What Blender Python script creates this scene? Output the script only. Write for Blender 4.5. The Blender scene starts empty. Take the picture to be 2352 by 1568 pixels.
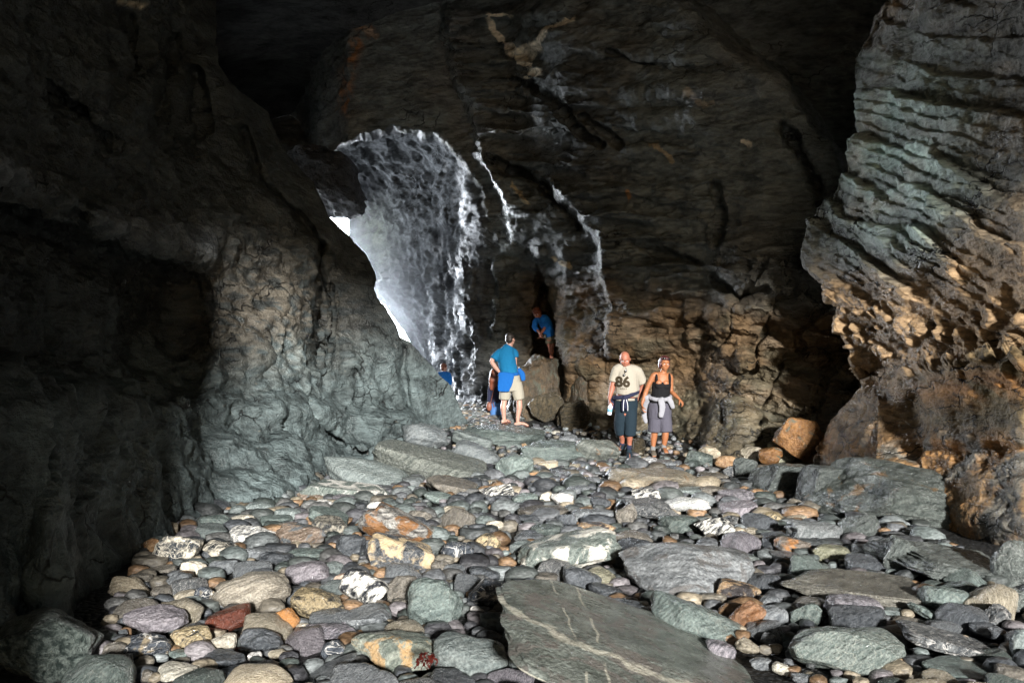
import bpy, bmesh, math, random
import numpy as np
from mathutils import Vector, Matrix
from mathutils.bvhtree import BVHTree

scene = bpy.context.scene
COL = scene.collection
rng = np.random.RandomState(11)
random.seed(11)

# ------------------------------------------------------------------ noise
_P = rng.permutation(256); _P = np.concatenate([_P, _P, _P])
_G = rng.normal(size=(256, 3)); _G /= np.linalg.norm(_G, axis=1)[:, None]

def perlin(p):
    p = np.asarray(p, float)
    i = np.floor(p).astype(int); f = p - i; i &= 255
    u = f * f * f * (f * (f * 6 - 15) + 10)
    out = 0
    for dx in (0, 1):
        wx = u[..., 0] if dx else 1 - u[..., 0]
        a = _P[(i[..., 0] + dx) & 255]
        for dy in (0, 1):
            wy = u[..., 1] if dy else 1 - u[..., 1]
            b = _P[a + ((i[..., 1] + dy) & 255)]
            for dz in (0, 1):
                wz = u[..., 2] if dz else 1 - u[..., 2]
                g = _G[_P[b + ((i[..., 2] + dz) & 255)]]
                d = g[..., 0] * (f[..., 0] - dx) + g[..., 1] * (f[..., 1] - dy) + g[..., 2] * (f[..., 2] - dz)
                out = out + wx * wy * wz * d
    return out * 1.5

def fbm(p, octv=5, gain=0.5):
    s = 0; a = 1.0; p = np.asarray(p, float).copy(); t = 0
    for k in range(octv):
        s = s + a * perlin(p + 17.3 * k); t += a; a *= gain; p = p * 2.03
    return s / t * 1.4

def ridged(p, octv=4, gain=0.5):
    s = 0; a = 1.0; p = np.asarray(p, float).copy(); t = 0
    for k in range(octv):
        s = s + a * (1 - 2 * np.abs(perlin(p + 9.1 * k))); t += a; a *= gain; p = p * 2.05
    return s / t

def sst(a, b, x):
    t = np.clip((x - a) / (b - a), 0, 1)
    return t * t * (3 - 2 * t)

def interp(tab, x):
    t = sorted(tab)
    return np.interp(x, [k[0] for k in t], [k[1] for k in t])

# ------------------------------------------------------------------ camera and placing
EYE = 1.9
FP = 1176 / math.tan(math.radians(30))
def at(px, py, Y):
    return Vector(((px - 1176) / FP * Y, Y, EYE - (py - 784) / FP * Y))

def ground_z(x, y):
    x = np.asarray(x, float); y = np.asarray(y, float)
    z = 0.22 * sst(13.5, 17.0, y) + 0.22 * sst(17.0, 18.6, y) - 0.35 * sst(20, 24, y)
    z = z + 0.05 * np.sin(x * 0.9 + 1) * np.sin(y * 0.7) * sst(2, 5, y)
    z = z - 0.02 * (np.abs(y) > 30) * (np.abs(y) - 30)
    return z

# ------------------------------------------------------------------ mesh helpers
def mesh_np(name, V, F, smooth=True):
    V = np.asarray(V, np.float32); F = np.asarray(F, np.int32)
    me = bpy.data.meshes.new(name)
    n, k = F.shape
    me.vertices.add(len(V)); me.vertices.foreach_set('co', V.ravel())
    me.loops.add(n * k); me.loops.foreach_set('vertex_index', F.ravel())
    me.polygons.add(n); me.polygons.foreach_set('loop_start', np.arange(0, n * k, k, dtype=np.int32))
    me.update(calc_edges=True); me.validate()
    if smooth:
        me.polygons.foreach_set('use_smooth', np.ones(len(me.polygons), bool))
    return me

def set_col(me, name, C):
    a = me.color_attributes.new(name, 'FLOAT_COLOR', 'POINT')
    C = np.asarray(C, np.float32)
    if C.shape[1] == 3: C = np.concatenate([C, np.ones((len(C), 1), np.float32)], 1)
    a.data.foreach_set('color', C.ravel())

def set_val(me, name, v):
    a = me.attributes.new(name, 'FLOAT', 'POINT')
    a.data.foreach_set('value', np.asarray(v, np.float32).ravel())

def link(name, me, mat=None, parent=None, loc=None):
    o = bpy.data.objects.new(name, me); COL.objects.link(o)
    if mat is not None and me is not None and not me.materials: me.materials.append(mat)
    if parent is not None: o.parent = parent
    if loc is not None: o.location = loc
    return o

def tag(o, label, cat, group=None):
    o['label'] = label; o['category'] = cat
    if group: o['group'] = group
    return o

def structure(o):
    o['kind'] = 'structure'; return o

def empty(name, loc, label=None, cat=None, group=None, rz=0):
    o = bpy.data.objects.new(name, None); COL.objects.link(o)
    o.empty_display_size = 0.1; o.location = loc; o.rotation_euler = (0, 0, rz)
    if label: tag(o, label, cat, group)
    return o

def grid_faces(nv, nu, keep=None):
    idx = np.arange(nv * nu).reshape(nv, nu)
    F = np.stack([idx[:-1, :-1], idx[1:, :-1], idx[1:, 1:], idx[:-1, 1:]], -1)
    if keep is not None: F = F[keep]
    return F.reshape(-1, 4)

def grid_normals(Pg):
    du = np.gradient(Pg, axis=1); dv = np.gradient(Pg, axis=0)
    n = np.cross(dv, du); n /= np.linalg.norm(n, axis=-1)[..., None] + 1e-9
    return n

def blur(A, k):
    for _ in range(k):
        B = np.pad(A, 1, mode='edge')
        A = (B[1:-1, 1:-1] * 2 + B[:-2, 1:-1] + B[2:, 1:-1] + B[1:-1, :-2] + B[1:-1, 2:]) / 6
    return A

def compact(V, F, *attrs):
    used = np.unique(F); m = -np.ones(len(V), int); m[used] = np.arange(len(used))
    return (V[used], m[F]) + tuple(a[used] for a in attrs)

# ------------------------------------------------------------------ materials
class NT:
    def __init__(s, name):
        s.m = bpy.data.materials.new(name); s.m.use_nodes = True
        s.t = s.m.node_tree; s.t.nodes.clear()
        s.out = s.n('ShaderNodeOutputMaterial'); s.b = s.n('ShaderNodeBsdfPrincipled')
        s.l(s.b.outputs[0], s.out.inputs[0])
    def n(s, typ, **kw):
        x = s.t.nodes.new(typ)
        for k, v in kw.items(): setattr(x, k, v)
        return x
    def l(s, a, b): s.t.links.new(a, b)
    def inp(s, sock, v):
        if hasattr(v, 'is_linked') or isinstance(v, bpy.types.NodeSocket): s.l(v, sock)
        else: sock.default_value = v
    def math(s, op, a, b=0.0, clamp=False):
        x = s.n('ShaderNodeMath', operation=op, use_clamp=clamp); s.inp(x.inputs[0], a); s.inp(x.inputs[1], b); return x.outputs[0]
    def mix(s, f, a, b, typ='MIX'):
        x = s.n('ShaderNodeMix', data_type='RGBA', blend_type=typ)
        s.inp(x.inputs[0], f)
        s.inp(x.inputs[6], a if not isinstance(a, tuple) else (*a, 1)[:4]); s.inp(x.inputs[7], b if not isinstance(b, tuple) else (*b, 1)[:4])
        return x.outputs[2]
    def noise(s, vec, scale, detail=5, rough=0.55, dist=0.0):
        x = s.n('ShaderNodeTexNoise'); s.l(vec, x.inputs['Vector'])
        x.inputs['Scale'].default_value = scale; x.inputs['Detail'].default_value = detail
        x.inputs['Roughness'].default_value = rough; x.inputs['Distortion'].default_value = dist
        return x.outputs[0]
    def mapping(s, vec, loc=(0, 0, 0), rot=(0, 0, 0), scale=(1, 1, 1)):
        x = s.n('ShaderNodeMapping'); s.l(vec, x.inputs[0])
        x.inputs[1].default_value = loc; x.inputs[2].default_value = rot; x.inputs[3].default_value = scale
        return x.outputs[0]
    def step(s, v, lo, hi):
        x = s.n('ShaderNodeMapRange', interpolation_type='SMOOTHSTEP'); s.inp(x.inputs[0], v)
        x.inputs[1].default_value = lo; x.inputs[2].default_value = hi; return x.outputs[0]
    def bump(s, h, dist, strength=1.0, normal=None):
        x = s.n('ShaderNodeBump'); x.inputs['Distance'].default_value = dist; x.inputs['Strength'].default_value = strength
        s.l(h, x.inputs['Height'])
        if normal is not None: s.l(normal, x.inputs['Normal'])
        return x.outputs[0]

def rock_wall_material(name, rot, aniso, bump_d=0.05):
    """cave rock: colour and wetness come with the mesh, the grain is procedural in metres"""
    k = NT(name)
    pos = k.n('ShaderNodeNewGeometry').outputs['Position']
    st = k.mapping(pos, rot=rot, scale=aniso)
    col = k.n('ShaderNodeAttribute', attribute_name='tint').outputs['Color']
    wet = k.n('ShaderNodeAttribute', attribute_name='wet').outputs['Fac']
    n1 = k.noise(st, 2.2, 8, 0.62, 0.3)
    n2 = k.noise(st, 9.0, 6, 0.6)
    n3 = k.noise(pos, 30, 4, 0.6)
    v = k.math('ADD', k.math('MULTIPLY', k.step(n1, .3, .72), 1.0), k.math('MULTIPLY', k.step(n2, .3, .7), .7))
    bw = k.n('ShaderNodeCombineColor'); vv = k.math('ADD', v, 0.22)
    for q in range(3): k.l(vv, bw.inputs[q])
    c = k.mix(1.0, col, bw.outputs[0], 'MULTIPLY')
    sp = k.step(k.noise(k.mapping(st, loc=(5, 3, 1)), 13, 4, .6, .5), .66, .74)
    c = k.mix(k.math('MULTIPLY', sp, .25), c, (.26, .21, .14))
    vo = k.n('ShaderNodeTexVoronoi', feature='DISTANCE_TO_EDGE'); vo.inputs['Scale'].default_value = 1.3
    dd = k.n('ShaderNodeVectorMath', operation='ADD')
    nz = k.n('ShaderNodeTexNoise'); k.l(pos, nz.inputs['Vector']); nz.inputs['Scale'].default_value = 2.0; nz.inputs['Detail'].default_value = 4
    k.l(st, dd.inputs[0]); k.l(nz.outputs['Color'], dd.inputs[1]); k.l(dd.outputs[0], vo.inputs['Vector'])
    cm = k.step(k.noise(pos, .9, 3), .48, .62)
    crack = k.math('SUBTRACT', 1.0, k.math('MULTIPLY', cm, k.math('SUBTRACT', 1.0, k.step(vo.outputs['Distance'], 0.0, 0.03))))
    c = k.mix(k.math('SUBTRACT', 1.0, crack), c, (.012, .012, .011))
    k.l(c, k.b.inputs['Base Color'])
    wn = k.math('MULTIPLY', wet, k.math('ADD', .4, k.math('MULTIPLY', .6, k.step(k.noise(pos, 3.0, 4), .3, .65))))
    k.l(k.math('SUBTRACT', .62, k.math('MULTIPLY', wn, .44)), k.b.inputs['Roughness'])
    calm = k.n('ShaderNodeAttribute', attribute_name='calm').outputs['Fac']
    k.l(k.math('MULTIPLY', k.math('MULTIPLY', wn, .6), k.math('SUBTRACT', 1.0, calm, True)), k.b.inputs['Specular IOR Level'])
    h = k.math('ADD', k.math('MULTIPLY', n1, 1.0), k.math('ADD', k.math('MULTIPLY', n2, .45), k.math('MULTIPLY', n3, .28)))
    h = k.math('ADD', h, k.math('MULTIPLY', crack, .25))
    bn = k.n('ShaderNodeBump'); bn.inputs['Distance'].default_value = bump_d * 3.2; k.l(h, bn.inputs['Height'])
    k.l(k.math('MULTIPLY', .85, k.math('SUBTRACT', 1.0, k.math('MULTIPLY', calm, .45))), bn.inputs['Strength'])
    k.l(bn.outputs[0], k.b.inputs['Normal'])
    return k.m

def stone_material(name, c1, c2, band=(1, 1, 4), scale=9, vein=None, vein_amt=0.0, patch=None, patch_amt=0.0, rough=.23, bumpd=.012, vscale=5, lo=.35, hi=.65, lines=None):
    k = NT(name)
    tc = k.n('ShaderNodeTexCoord').outputs['Object']
    oi = k.n('ShaderNodeObjectInfo')
    off = k.n('ShaderNodeVectorMath', operation='SCALE'); off.inputs[0].default_value = (37, 53, 71); k.l(oi.outputs['Random'], off.inputs['Scale'])
    ro = k.n('ShaderNodeVectorRotate', rotation_type='EULER_XYZ')
    er = k.n('ShaderNodeVectorMath', operation='SCALE'); er.inputs[0].default_value = (1.2, .9, 6.0); k.l(oi.outputs['Random'], er.inputs['Scale'])
    k.l(tc, ro.inputs['Vector']); k.l(er.outputs[0], ro.inputs['Rotation'])
    ad = k.n('ShaderNodeVectorMath', operation='ADD'); k.l(ro.outputs[0], ad.inputs[0]); k.l(off.outputs[0], ad.inputs[1])
    p = ad.outputs[0]
    st = k.mapping(p, scale=band)
    n1 = k.noise(st, scale, 8, .66, .12)
    n2 = k.noise(p, scale * 7, 5, .6)
    c = k.mix(k.step(n1, lo, hi), c1, c2)
    sh = k.step(n2, .2, .8)
    bw = k.n('ShaderNodeCombineColor'); vv = k.math('ADD', k.math('MULTIPLY', sh, .85), .5)
    for q in range(3): k.l(vv, bw.inputs[q])
    c = k.mix(1.0, c, bw.outputs[0], 'MULTIPLY')
    if patch:
        pn = k.noise(k.mapping(p, loc=(9, 2, 4)), 4.5, 5, .6, .8)
        c = k.mix(k.step(pn, .62 - patch_amt * .25, .68 - patch_amt * .2), c, patch)
    if vein:
        for q, (sc, th) in enumerate(((vscale, .012), (vscale * 2.3, .010))):
            vn = k.noise(k.mapping(p, loc=(3 + q * 5, 8, 1)), sc, 2.5, .5, 1.2)
            d = k.math('ABSOLUTE', k.math('SUBTRACT', vn, .5))
            c = k.mix(k.math('MULTIPLY', k.math('SUBTRACT', 1.0, k.step(d, 0.0, th * (1 + 1.2 * vein_amt))), min(1, vein_amt + .2)), c, vein)
    for ld, lo_, lw_, gate in (lines or []):
        nz = k.n('ShaderNodeTexNoise'); k.l(tc, nz.inputs['Vector']); nz.inputs['Scale'].default_value = 4; nz.inputs['Detail'].default_value = 5
        dt = k.n('ShaderNodeVectorMath', operation='DOT_PRODUCT'); k.l(tc, dt.inputs[0]); dt.inputs[1].default_value = ld
        e = k.math('ABSOLUTE', k.math('SUBTRACT', k.math('ADD', dt.outputs['Value'], k.math('MULTIPLY', nz.outputs[0], .09)), lo_ + .045))
        f = k.math('MULTIPLY', k.math('SUBTRACT', 1.0, k.step(e, lw_ * .3, lw_)), k.step(k.noise(k.mapping(tc, loc=(1, 7, 3)), 3.2, 4), gate, gate + .08))
        c = k.mix(k.math('MULTIPLY', f, .7), c, (.40, .38, .31))
    br = k.n('ShaderNodeHueSaturation'); k.l(c, br.inputs['Color'])
    k.l(k.math('ADD', .82, k.math('MULTIPLY', oi.outputs['Random'], .55)), br.inputs['Value'])
    k.l(br.outputs[0], k.b.inputs['Base Color'])
    k.l(k.math('ADD', rough - .14, k.math('MULTIPLY', k.step(k.noise(p, 11, 3), .3, .7), .26)), k.b.inputs['Roughness'])
    k.b.inputs['Specular IOR Level'].default_value = .5
    n3 = k.noise(p, 34, 6, .65)
    h = k.math('ADD', k.math('MULTIPLY', n1, .5), k.math('ADD', k.math('MULTIPLY', n2, .22), k.math('MULTIPLY', n3, .5)))
    k.l(k.bump(h, bumpd * 4.5, .9), k.b.inputs['Normal'])
    return k.m

def plain_material(name, c, rough=.8, var=.25, scale=60, bumpd=.004, spec=.3, trans=0, stripe=None):
    k = NT(name)
    tc = k.n('ShaderNodeTexCoord').outputs['Object']
    n = k.noise(tc, scale, 4, .6)
    lo = tuple(x * (1 - var) for x in c); hi = tuple(min(1, x * (1 + var)) for x in c)
    k.l(k.mix(k.step(n, .3, .7), lo, hi), k.b.inputs['Base Color'])
    k.b.inputs['Roughness'].default_value = rough; k.b.inputs['Specular IOR Level'].default_value = spec
    if trans: k.b.inputs['Transmission Weight'].default_value = trans
    k.l(k.bump(n, bumpd, .6), k.b.inputs['Normal'])
    return k.m
# ================================================================== the cave itself
def poly_dist(px, py, pts):
    best = np.full(px.shape, 1e9)
    for (ax, ay), (bx, by) in zip(pts[:-1], pts[1:]):
        dx, dy = bx - ax, by - ay; L = dx * dx + dy * dy
        t = np.clip(((px - ax) * dx + (py - ay) * dy) / L, 0, 1)
        best = np.minimum(best, np.hypot(px - ax - t * dx, py - ay - t * dy))
    return best

def edge_step(px, py, pts, amount, w=5, decay=250, end=30):
    ys = [p[1] for p in pts]; xl = np.interp(py, ys, [p[0] for p in pts])
    xl = xl + 9 * fbm(np.stack([py / 28., py * 0 + ys[0] * .37, py * 0], -1), 4)
    t = px - xl
    amount = amount * (.35 + .9 * sst(-.25, .3, fbm(np.stack([py / 45., px / 200., py * 0 + ys[0] * .11], -1), 3)))
    tap = sst(ys[0] - end, ys[0] + end, py) * (1 - sst(ys[-1] - end, ys[-1] + end, py))
    return amount * sst(-w, w, t) * np.exp(-np.maximum(t, 0) / decay) * tap

def to_world(px, py, D):
    return np.stack([(px - 1176) / FP * D, D, EYE - (py - 784) / FP * D], -1)

def saw(t, sharp=.2):
    f = t - np.floor(t)
    return np.where(f < 1 - sharp, f / (1 - sharp), (1 - f) / sharp)

def lerp3(C, col, m):
    m = np.clip(m, 0, 1)[..., None]
    return C * (1 - m) + np.asarray(col) * m

# ---------------- left wall: a leaning buttress that ends in a nose, its far side turns back into the passage
SIL = [(-1700, 300), (-600, 380), (-200, 470), (0, 500), (90, 498), (150, 503), (190, 530), (225, 570), (260, 618), (300, 630), (350, 655), (390, 690), (420, 718), (455, 735),
       (490, 752), (515, 772), (532, 790), (548, 806), (575, 832), (600, 850), (625, 860), (645, 864), (663, 858), (680, 866), (700, 880), (740, 902), (775, 918), (788, 942), (810, 962), (835, 990), (860, 1010),
       (885, 1032), (900, 1040), (930, 1052), (975, 1078), (1010, 1085), (1150, 1090)]
def build_left_wall():
    rows = np.concatenate([np.linspace(-1750, -60, 60), np.linspace(-50, 1180, 440), np.linspace(1200, 2300, 40)])
    u = np.concatenate([np.linspace(0, .32, 60), np.linspace(.325, 1, 430), 1 + np.linspace(0.004, 1, 90) ** 1.4])
    U, PY = np.meshgrid(u, rows)
    S = interp(SIL, PY)
    S = S + 5 * fbm(np.stack([PY / 40, PY * 0, PY * 0 + 3], -1), 3)
    m = np.clip(U, 0, 1); w = np.clip(U - 1, 0, 1)
    hi_ = 1 - sst(220, 330, PY)
    PX = -900 + (S + 900) * m - (760 - 690 * hi_) * w ** 1.02
    Yb = interp([(-900, 2.3), (-300, 3.7), (0, 5.3), (220, 8.0), (430, 11.3), (667, 13.8), (900, 15.8), (1090, 17.5)], np.where(w > 0, S, PX))
    D = Yb + 2.6 * (np.clip(900 - PY, 0, 900) / 900) ** 1.2
    # stays over the ground line below the base
    D = D - 1.0 * sst(950, 1250, PY) * (PX > 100)
    led = interp([(-900, 1000), (340, 930), (400, 905), (440, 889), (480, 893), (560, 905), (620, 928), (700, 933), (780, 925), (860, 930), (950, 950), (1000, 985), (1085, 1060)], PX)
    bulge = sst(-14, 22, PY - led) * (0.75 + .25 * np.sin(PX / 45.)) * sst(200, 420, PX) * (1 - sst(1000, 1080, PX))
    D = D - bulge * .95
    led2 = interp([(380, 1010), (450, 1000), (520, 1005), (600, 1030), (700, 1030), (820, 1010), (1000, 1030)], PX)
    D = D - .45 * sst(-10, 18, PY - led2) * sst(360, 450, PX) * (1 - sst(850, 1000, PX))
    # slabs that run down to the right over the shadowed hollow
    for pts, wd, a in (([(-100, 330), (60, 395), (110, 430), (200, 470)], 42, .45), ([(230, 495), (330, 525), (480, 575)], 30, .45), ([(130, 440), (250, 500), (330, 560)], 16, .3),
                       ([(500, 150), (560, 330), (640, 470), (720, 560)], 55, .35), ([(200, 150), (300, 300), (470, 420)], 60, .3)):
        D = D - a * np.exp(-(poly_dist(PX, PY, pts) / wd) ** 2)
    D = D + 1.9 * sst(0, 60, PY - interp([(-200, 400), (0, 455), (250, 530), (480, 600)], PX)) * (1 - sst(380, 520, PX)) * (1 - sst(800, 950, PY))
    for pts, wd, a in (([(738, 560), (733, 620), (747, 690), (740, 760), (732, 840)], 9, .7), ([(655, 925), (640, 980), (626, 1040), (618, 1085)], 8, .8), ([(662, 660), (640, 720), (596, 770)], 6, .35),
                       ([(760, 660), (765, 740), (756, 800)], 5, .35), ([(700, 935), (735, 980), (800, 1030), (840, 1045)], 7, .5), ([(930, 800), (925, 850), (940, 930)], 6, .35),
                       ([(590, 880), (610, 830), (600, 790)], 6, .3), ([(820, 850), (830, 900), (815, 930)], 5, .3), ([(400, 80), (390, 180), (360, 260)], 14, .6), ([(300, 40), (320, 130), (280, 230)], 12, .5),
                       ([(450, 170), (470, 290), (440, 330)], 12, .5), ([(560, 300), (600, 420), (690, 500), (740, 570)], 9, .5), ([(100, 190), (180, 250), (260, 330)], 10, .45)):
        D = D + a * np.exp(-(poly_dist(PX, PY, pts) / wd) ** 2)
    D = blur(D, 2)
    D = D + (5.0 + 7.6 * hi_) * w ** .85
    Pw = to_world(PX, PY, D)
    N = grid_normals(Pw)
    A = math.radians(-28); ca, sa = math.cos(A), math.sin(A)
    Q = np.stack([Pw[..., 0] * ca - Pw[..., 2] * sa, Pw[..., 1], Pw[..., 0] * sa + Pw[..., 2] * ca], -1)
    up = sst(2.0, 4.0, Pw[..., 2])
    d = .34 * fbm(Pw * .45, 4) + .20 * ridged(Q * np.array([.45, .7, 1.5]), 5, .55) * (.5 + .5 * up)
    d = d + .19 * ridged(Pw * np.array([1.3, 1.0, .55]), 4, .45) * (1 - .6 * up)
    d = d + .07 * fbm(Pw * 4.5, 4)
    d = d - d.mean(); fade = 1 - .85 * sst(.9, .995, U) + .25 * sst(1.01, 1.2, U)
    Pw = Pw + N * (d * fade)[..., None] * np.sign(-np.median(N[:, :480, 1]))
    C = np.zeros(Pw.shape) + np.array([.036, .041, .040])
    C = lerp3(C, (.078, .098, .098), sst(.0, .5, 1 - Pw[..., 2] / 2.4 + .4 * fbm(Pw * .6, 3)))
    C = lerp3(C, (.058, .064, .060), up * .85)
    tanm = sst(.1, .35, ridged(Pw * np.array([2.5, 2.5, 6.]), 3) - .25) * np.exp(-((PX - 600) / 190) ** 2 - ((PY - 690) / 150) ** 2)
    C = lerp3(C, (.34, .26, .17), tanm * .22)
    C = lerp3(C, (.09, .08, .065), .3 * np.exp(-((PX - 520) / 120) ** 2 - ((PY - 620) / 90) ** 2))
    C = lerp3(C, (.15, .16, .165), .7 * np.exp(-(poly_dist(PX, PY, [(-50, 370), (90, 420)]) / 40) ** 2) + .7 * np.exp(-(poly_dist(PX, PY, [(250, 500), (470, 565)]) / 24) ** 2))
    C = lerp3(C, (.45, .38, .26), np.exp(-(poly_dist(PX, PY, [(272, 3), (300, 10), (318, 18)]) / 5) ** 2))
    C = C * (.72 + .5 * sst(-.45, .35, d))[..., None]  # crevice shade painted into the tint: darker where the relief sinks in
    wet = .55 + .35 * sst(-.1, .4, fbm(Pw * .8, 3))
    wet = np.where(w > 0.05, .9, wet)
    keep = None
    F = grid_faces(len(rows), len(u))
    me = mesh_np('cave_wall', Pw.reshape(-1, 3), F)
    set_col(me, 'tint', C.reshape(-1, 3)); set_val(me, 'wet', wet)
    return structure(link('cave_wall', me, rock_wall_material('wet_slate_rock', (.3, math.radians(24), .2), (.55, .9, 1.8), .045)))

# ---------------- back wall with the passage that runs away to the far opening
PL = [(300, 300), (462, 700), (474, 755), (484, 778), (494, 790), (520, 798), (550, 797), (600, 800), (640, 806), (665, 838), (700, 880), (740, 910), (775, 934), (800, 945), (1000, 960), (1200, 980)]
def build_back_wall():
    rows = np.concatenate([np.linspace(-1750, -60, 50), np.linspace(-50, 1150, 520)])
    cols = np.concatenate([np.linspace(380, 690, 60, endpoint=False), np.linspace(690, 2100, 600)])
    PX, PY = np.meshgrid(cols, rows)
    Mup = interp([(350, 27), (560, 26.5), (690, 25), (740, 22), (800, 20.6), (1060, 20.0), (1200, 19.2), (1400, 17.5), (1600, 16.1), (1750, 15.3), (1900, 15.0), (2150, 15)], PX)
    low_ = interp([(1060, 20.5), (1222, 20.6), (1262, 20.3), (1300, 18.6), (1400, 17.4)], PX)
    lw = sst(540, 640, PY) * (1 - sst(1380, 1400, PX)) * sst(1060, 1100, PX)
    Mup = Mup * (1 - lw) + low_ * lw
    rf = interp([(1600, 16.0), (1680, 15.2), (1770, 14.7), (1850, 14.3), (1960, 13.7), (2150, 13.2)], PX)
    rw = sst(520, 600, PY - .1 * (PX - 1750)) * sst(1600, 1640, PX)
    Mup = Mup * (1 - rw) + rf * rw
    base = Mup.copy()
    # the passage behind the lip of its arch
    pl = interp(PL, PY); pl = pl + 6 * fbm(np.stack([PY / 30, PY * 0 + 7, PY * 0], -1), 3) * sst(500, 560, PY)
    pr = interp([(300, 1070), (420, 1092), (600, 1112), (800, 1100), (1000, 1120)], PY)
    lip = interp([(600, 420), (715, 400), (742, 372), (800, 332), (860, 312), (920, 302), (1000, 316), (1060, 352), (1100, 430), (1120, 500)], PX)
    lip = lip + 14 * fbm(np.stack([PX / 38, PY / 60, PX * 0 + 4], -1), 4)
    plb = np.maximum(pl, 796)
    back = 28.5 - np.clip((PX - plb) / (pr - plb), 0, 1) ** .72 * 8.2
    zc = 6.9 + .25 * fbm(np.stack([PX / 90, PY / 90, PX * 0], -1), 3)
    roof = (zc - EYE) * FP / np.clip(784 - PY, 60, 9999)
    pas = -1.3 * np.log(np.exp(-back / 1.3) + np.exp(-np.minimum(roof, 60) / 1.3)) + .5
    inside = sst(-12, 16, PY - lip) * (1 - sst(-120, 60, PX - pr + 25 * fbm(np.stack([PX / 40, PY / 70, PX * 0 + 9], -1), 3)))
    base = base * (1 - inside) + np.maximum(pas, base) * inside
    # the dark chimney on the left and the dark pocket upper right
    base = base + 3.0 * sst(0, 60, 735 - PX) * sst(0, 60, 400 - PY)
    shelf = 21.6 + np.clip(392 - PY, -40, 200) * .055
    base = np.where((PX < 790) & (PY < 400), base * sst(740, 790, PX) + np.minimum(base, shelf) * (1 - sst(740, 790, PX)), base)
    vline = interp([(1480, -120), (1560, 20), (1620, 70), (1700, 140), (1800, 205), (1890, 310), (1950, 420), (2000, 480)], PX)
    base = base + 2.6 * sst(-10, 50, vline - PY) * sst(1500, 1620, PX)
    # the cleft behind the boy, crevices, ledges
    cleft = sst(0, 26, PX - interp([(560, 1222), (640, 1228), (840, 1215)], PY)) * sst(0, 16, interp([(560, 1258), (640, 1264), (700, 1276), (760, 1292), (800, 1304), (850, 1318)], PY) - PX) * sst(590, 660, PY)
    base = base + 1.3 * cleft
    for pts, a, w, dc in (([(1252, 415), (1300, 480), (1365, 535), (1380, 620), (1392, 700), (1400, 800)], .75, 6, 220), ([(1226, 560), (1244, 620), (1262, 705)], .6, 5, 120),
                          ([(1020, 10), (1030, 90), (1045, 170), (1078, 240), (1095, 300), (1100, 360), (1150, 450), (1172, 535)], .8, 8, 260), ([(1128, 585), (1140, 660), (1124, 770)], .5, 6, 70),
                          ([(1090, 480), (1100, 560)], .4, 4, 60), ([(1440, 580), (1452, 610)], .25, 4, 60), ([(1485, 620), (1490, 670)], .3, 4, 90), ([(1570, 690), (1578, 780)], .25, 4, 60),
                          ([(1060, 560), (1052, 650), (1064, 760)], .5, 6, 40), ([(1000, 600), (985, 690), (1000, 800)], .5, 6, 40), ([(1165, 420), (1190, 450), (1215, 480)], .3, 5, 60),
                          ([(1610, 840), (1620, 900)], .25, 5, 60), ([(1690, 800), (1700, 880)], .3, 5, 60), ([(1330, 800), (1290, 880), (1250, 970)], .3, 8, 70)):
        base = base - edge_step(PX, PY, pts, a, w, dc)
    for pts, wd, a in (([(1120, 360), (1180, 395), (1245, 425), (1290, 470), (1330, 520)], 9, .7), ([(1180, 185), (1260, 220), (1330, 300), (1380, 330)], 7, .45), ([(1450, 560), (1520, 585), (1600, 600)], 6, .3),
                       ([(1640, 420), (1655, 480), (1640, 560)], 6, .35), ([(1340, 270), (1420, 330)], 7, .4), ([(1800, 290), (1880, 420), (1900, 520)], 12, .4), ([(1400, 120), (1560, 170), (1650, 150)], 6, .3),
                       ([(1270, 630), (1300, 700)], 5, .2), ([(1640, 640), (1700, 690), (1760, 660)], 8, .5), ([(1500, 690), (1560, 660), (1640, 650)], 6, .2)):
        base = base + a * np.exp(-(poly_dist(PX, PY, pts) / wd) ** 2)
    # bedded blocks stepping out at the right
    t = (PY - .38 * (PX - 1640) - 590) / 62. + .35 * fbm(np.stack([PX / 120, PY / 120, PX * 0 + 2], -1), 3)
    blocks = saw(-t, .25) * sst(1600, 1700, PX) * sst(570, 620, PY) * (1 - sst(940, 1010, PY))
    base = base - .26 * blocks
    vcut = np.abs(((PX + .5 * PY) / 95. + .4 * fbm(np.stack([PX / 80, PY / 80, PX * 0 + 5], -1), 2)) % 1 - .5)
    base = base + .25 * sst(.08, 0, vcut) * sst(1620, 1700, PX) * sst(560, 620, PY)
    # the foot of the wall swells towards the viewer
    base = base - .35 * sst(880, 1010, PY) * sst(1150, 1300, PX) - .3 * sst(960, 1060, PY) - .6 * sst(880, 1010, PY) * sst(1500, 1650, PX) * (1 - sst(1690, 1760, PX))
    base = base - .25 * np.clip(EYE + (784 - PY) / FP * base - 2.5, 0, 8) * sst(1150, 1300, PX) * (1 - .5 * rw)
    base = blur(base, 1)
    Pw = to_world(PX, PY, base)
    N = grid_normals(Pw); sgn = np.sign(-np.median(N[..., 1]))
    A = math.radians(-12); ca, sa = math.cos(A), math.sin(A)
    Q = np.stack([Pw[..., 0] * ca - Pw[..., 2] * sa, Pw[..., 1], Pw[..., 0] * sa + Pw[..., 2] * ca], -1)
    A2 = math.radians(38)
    Q2 = np.stack([Pw[..., 0] * math.cos(A2) - Pw[..., 2] * math.sin(A2), Pw[..., 1], Pw[..., 0] * math.sin(A2) + Pw[..., 2] * math.cos(A2)], -1)
    d = .22 * fbm(Pw * .4, 3) + .11 * ridged(Q * np.array([.5, .6, 2.2]), 5, .55)
    flut = inside * (1 - sst(420, 560, PY))
    d = d * (1 - .5 * inside) + flut * .19 * fbm(Q2 * np.array([.7, .7, 2.6]), 5, .58)
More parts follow.
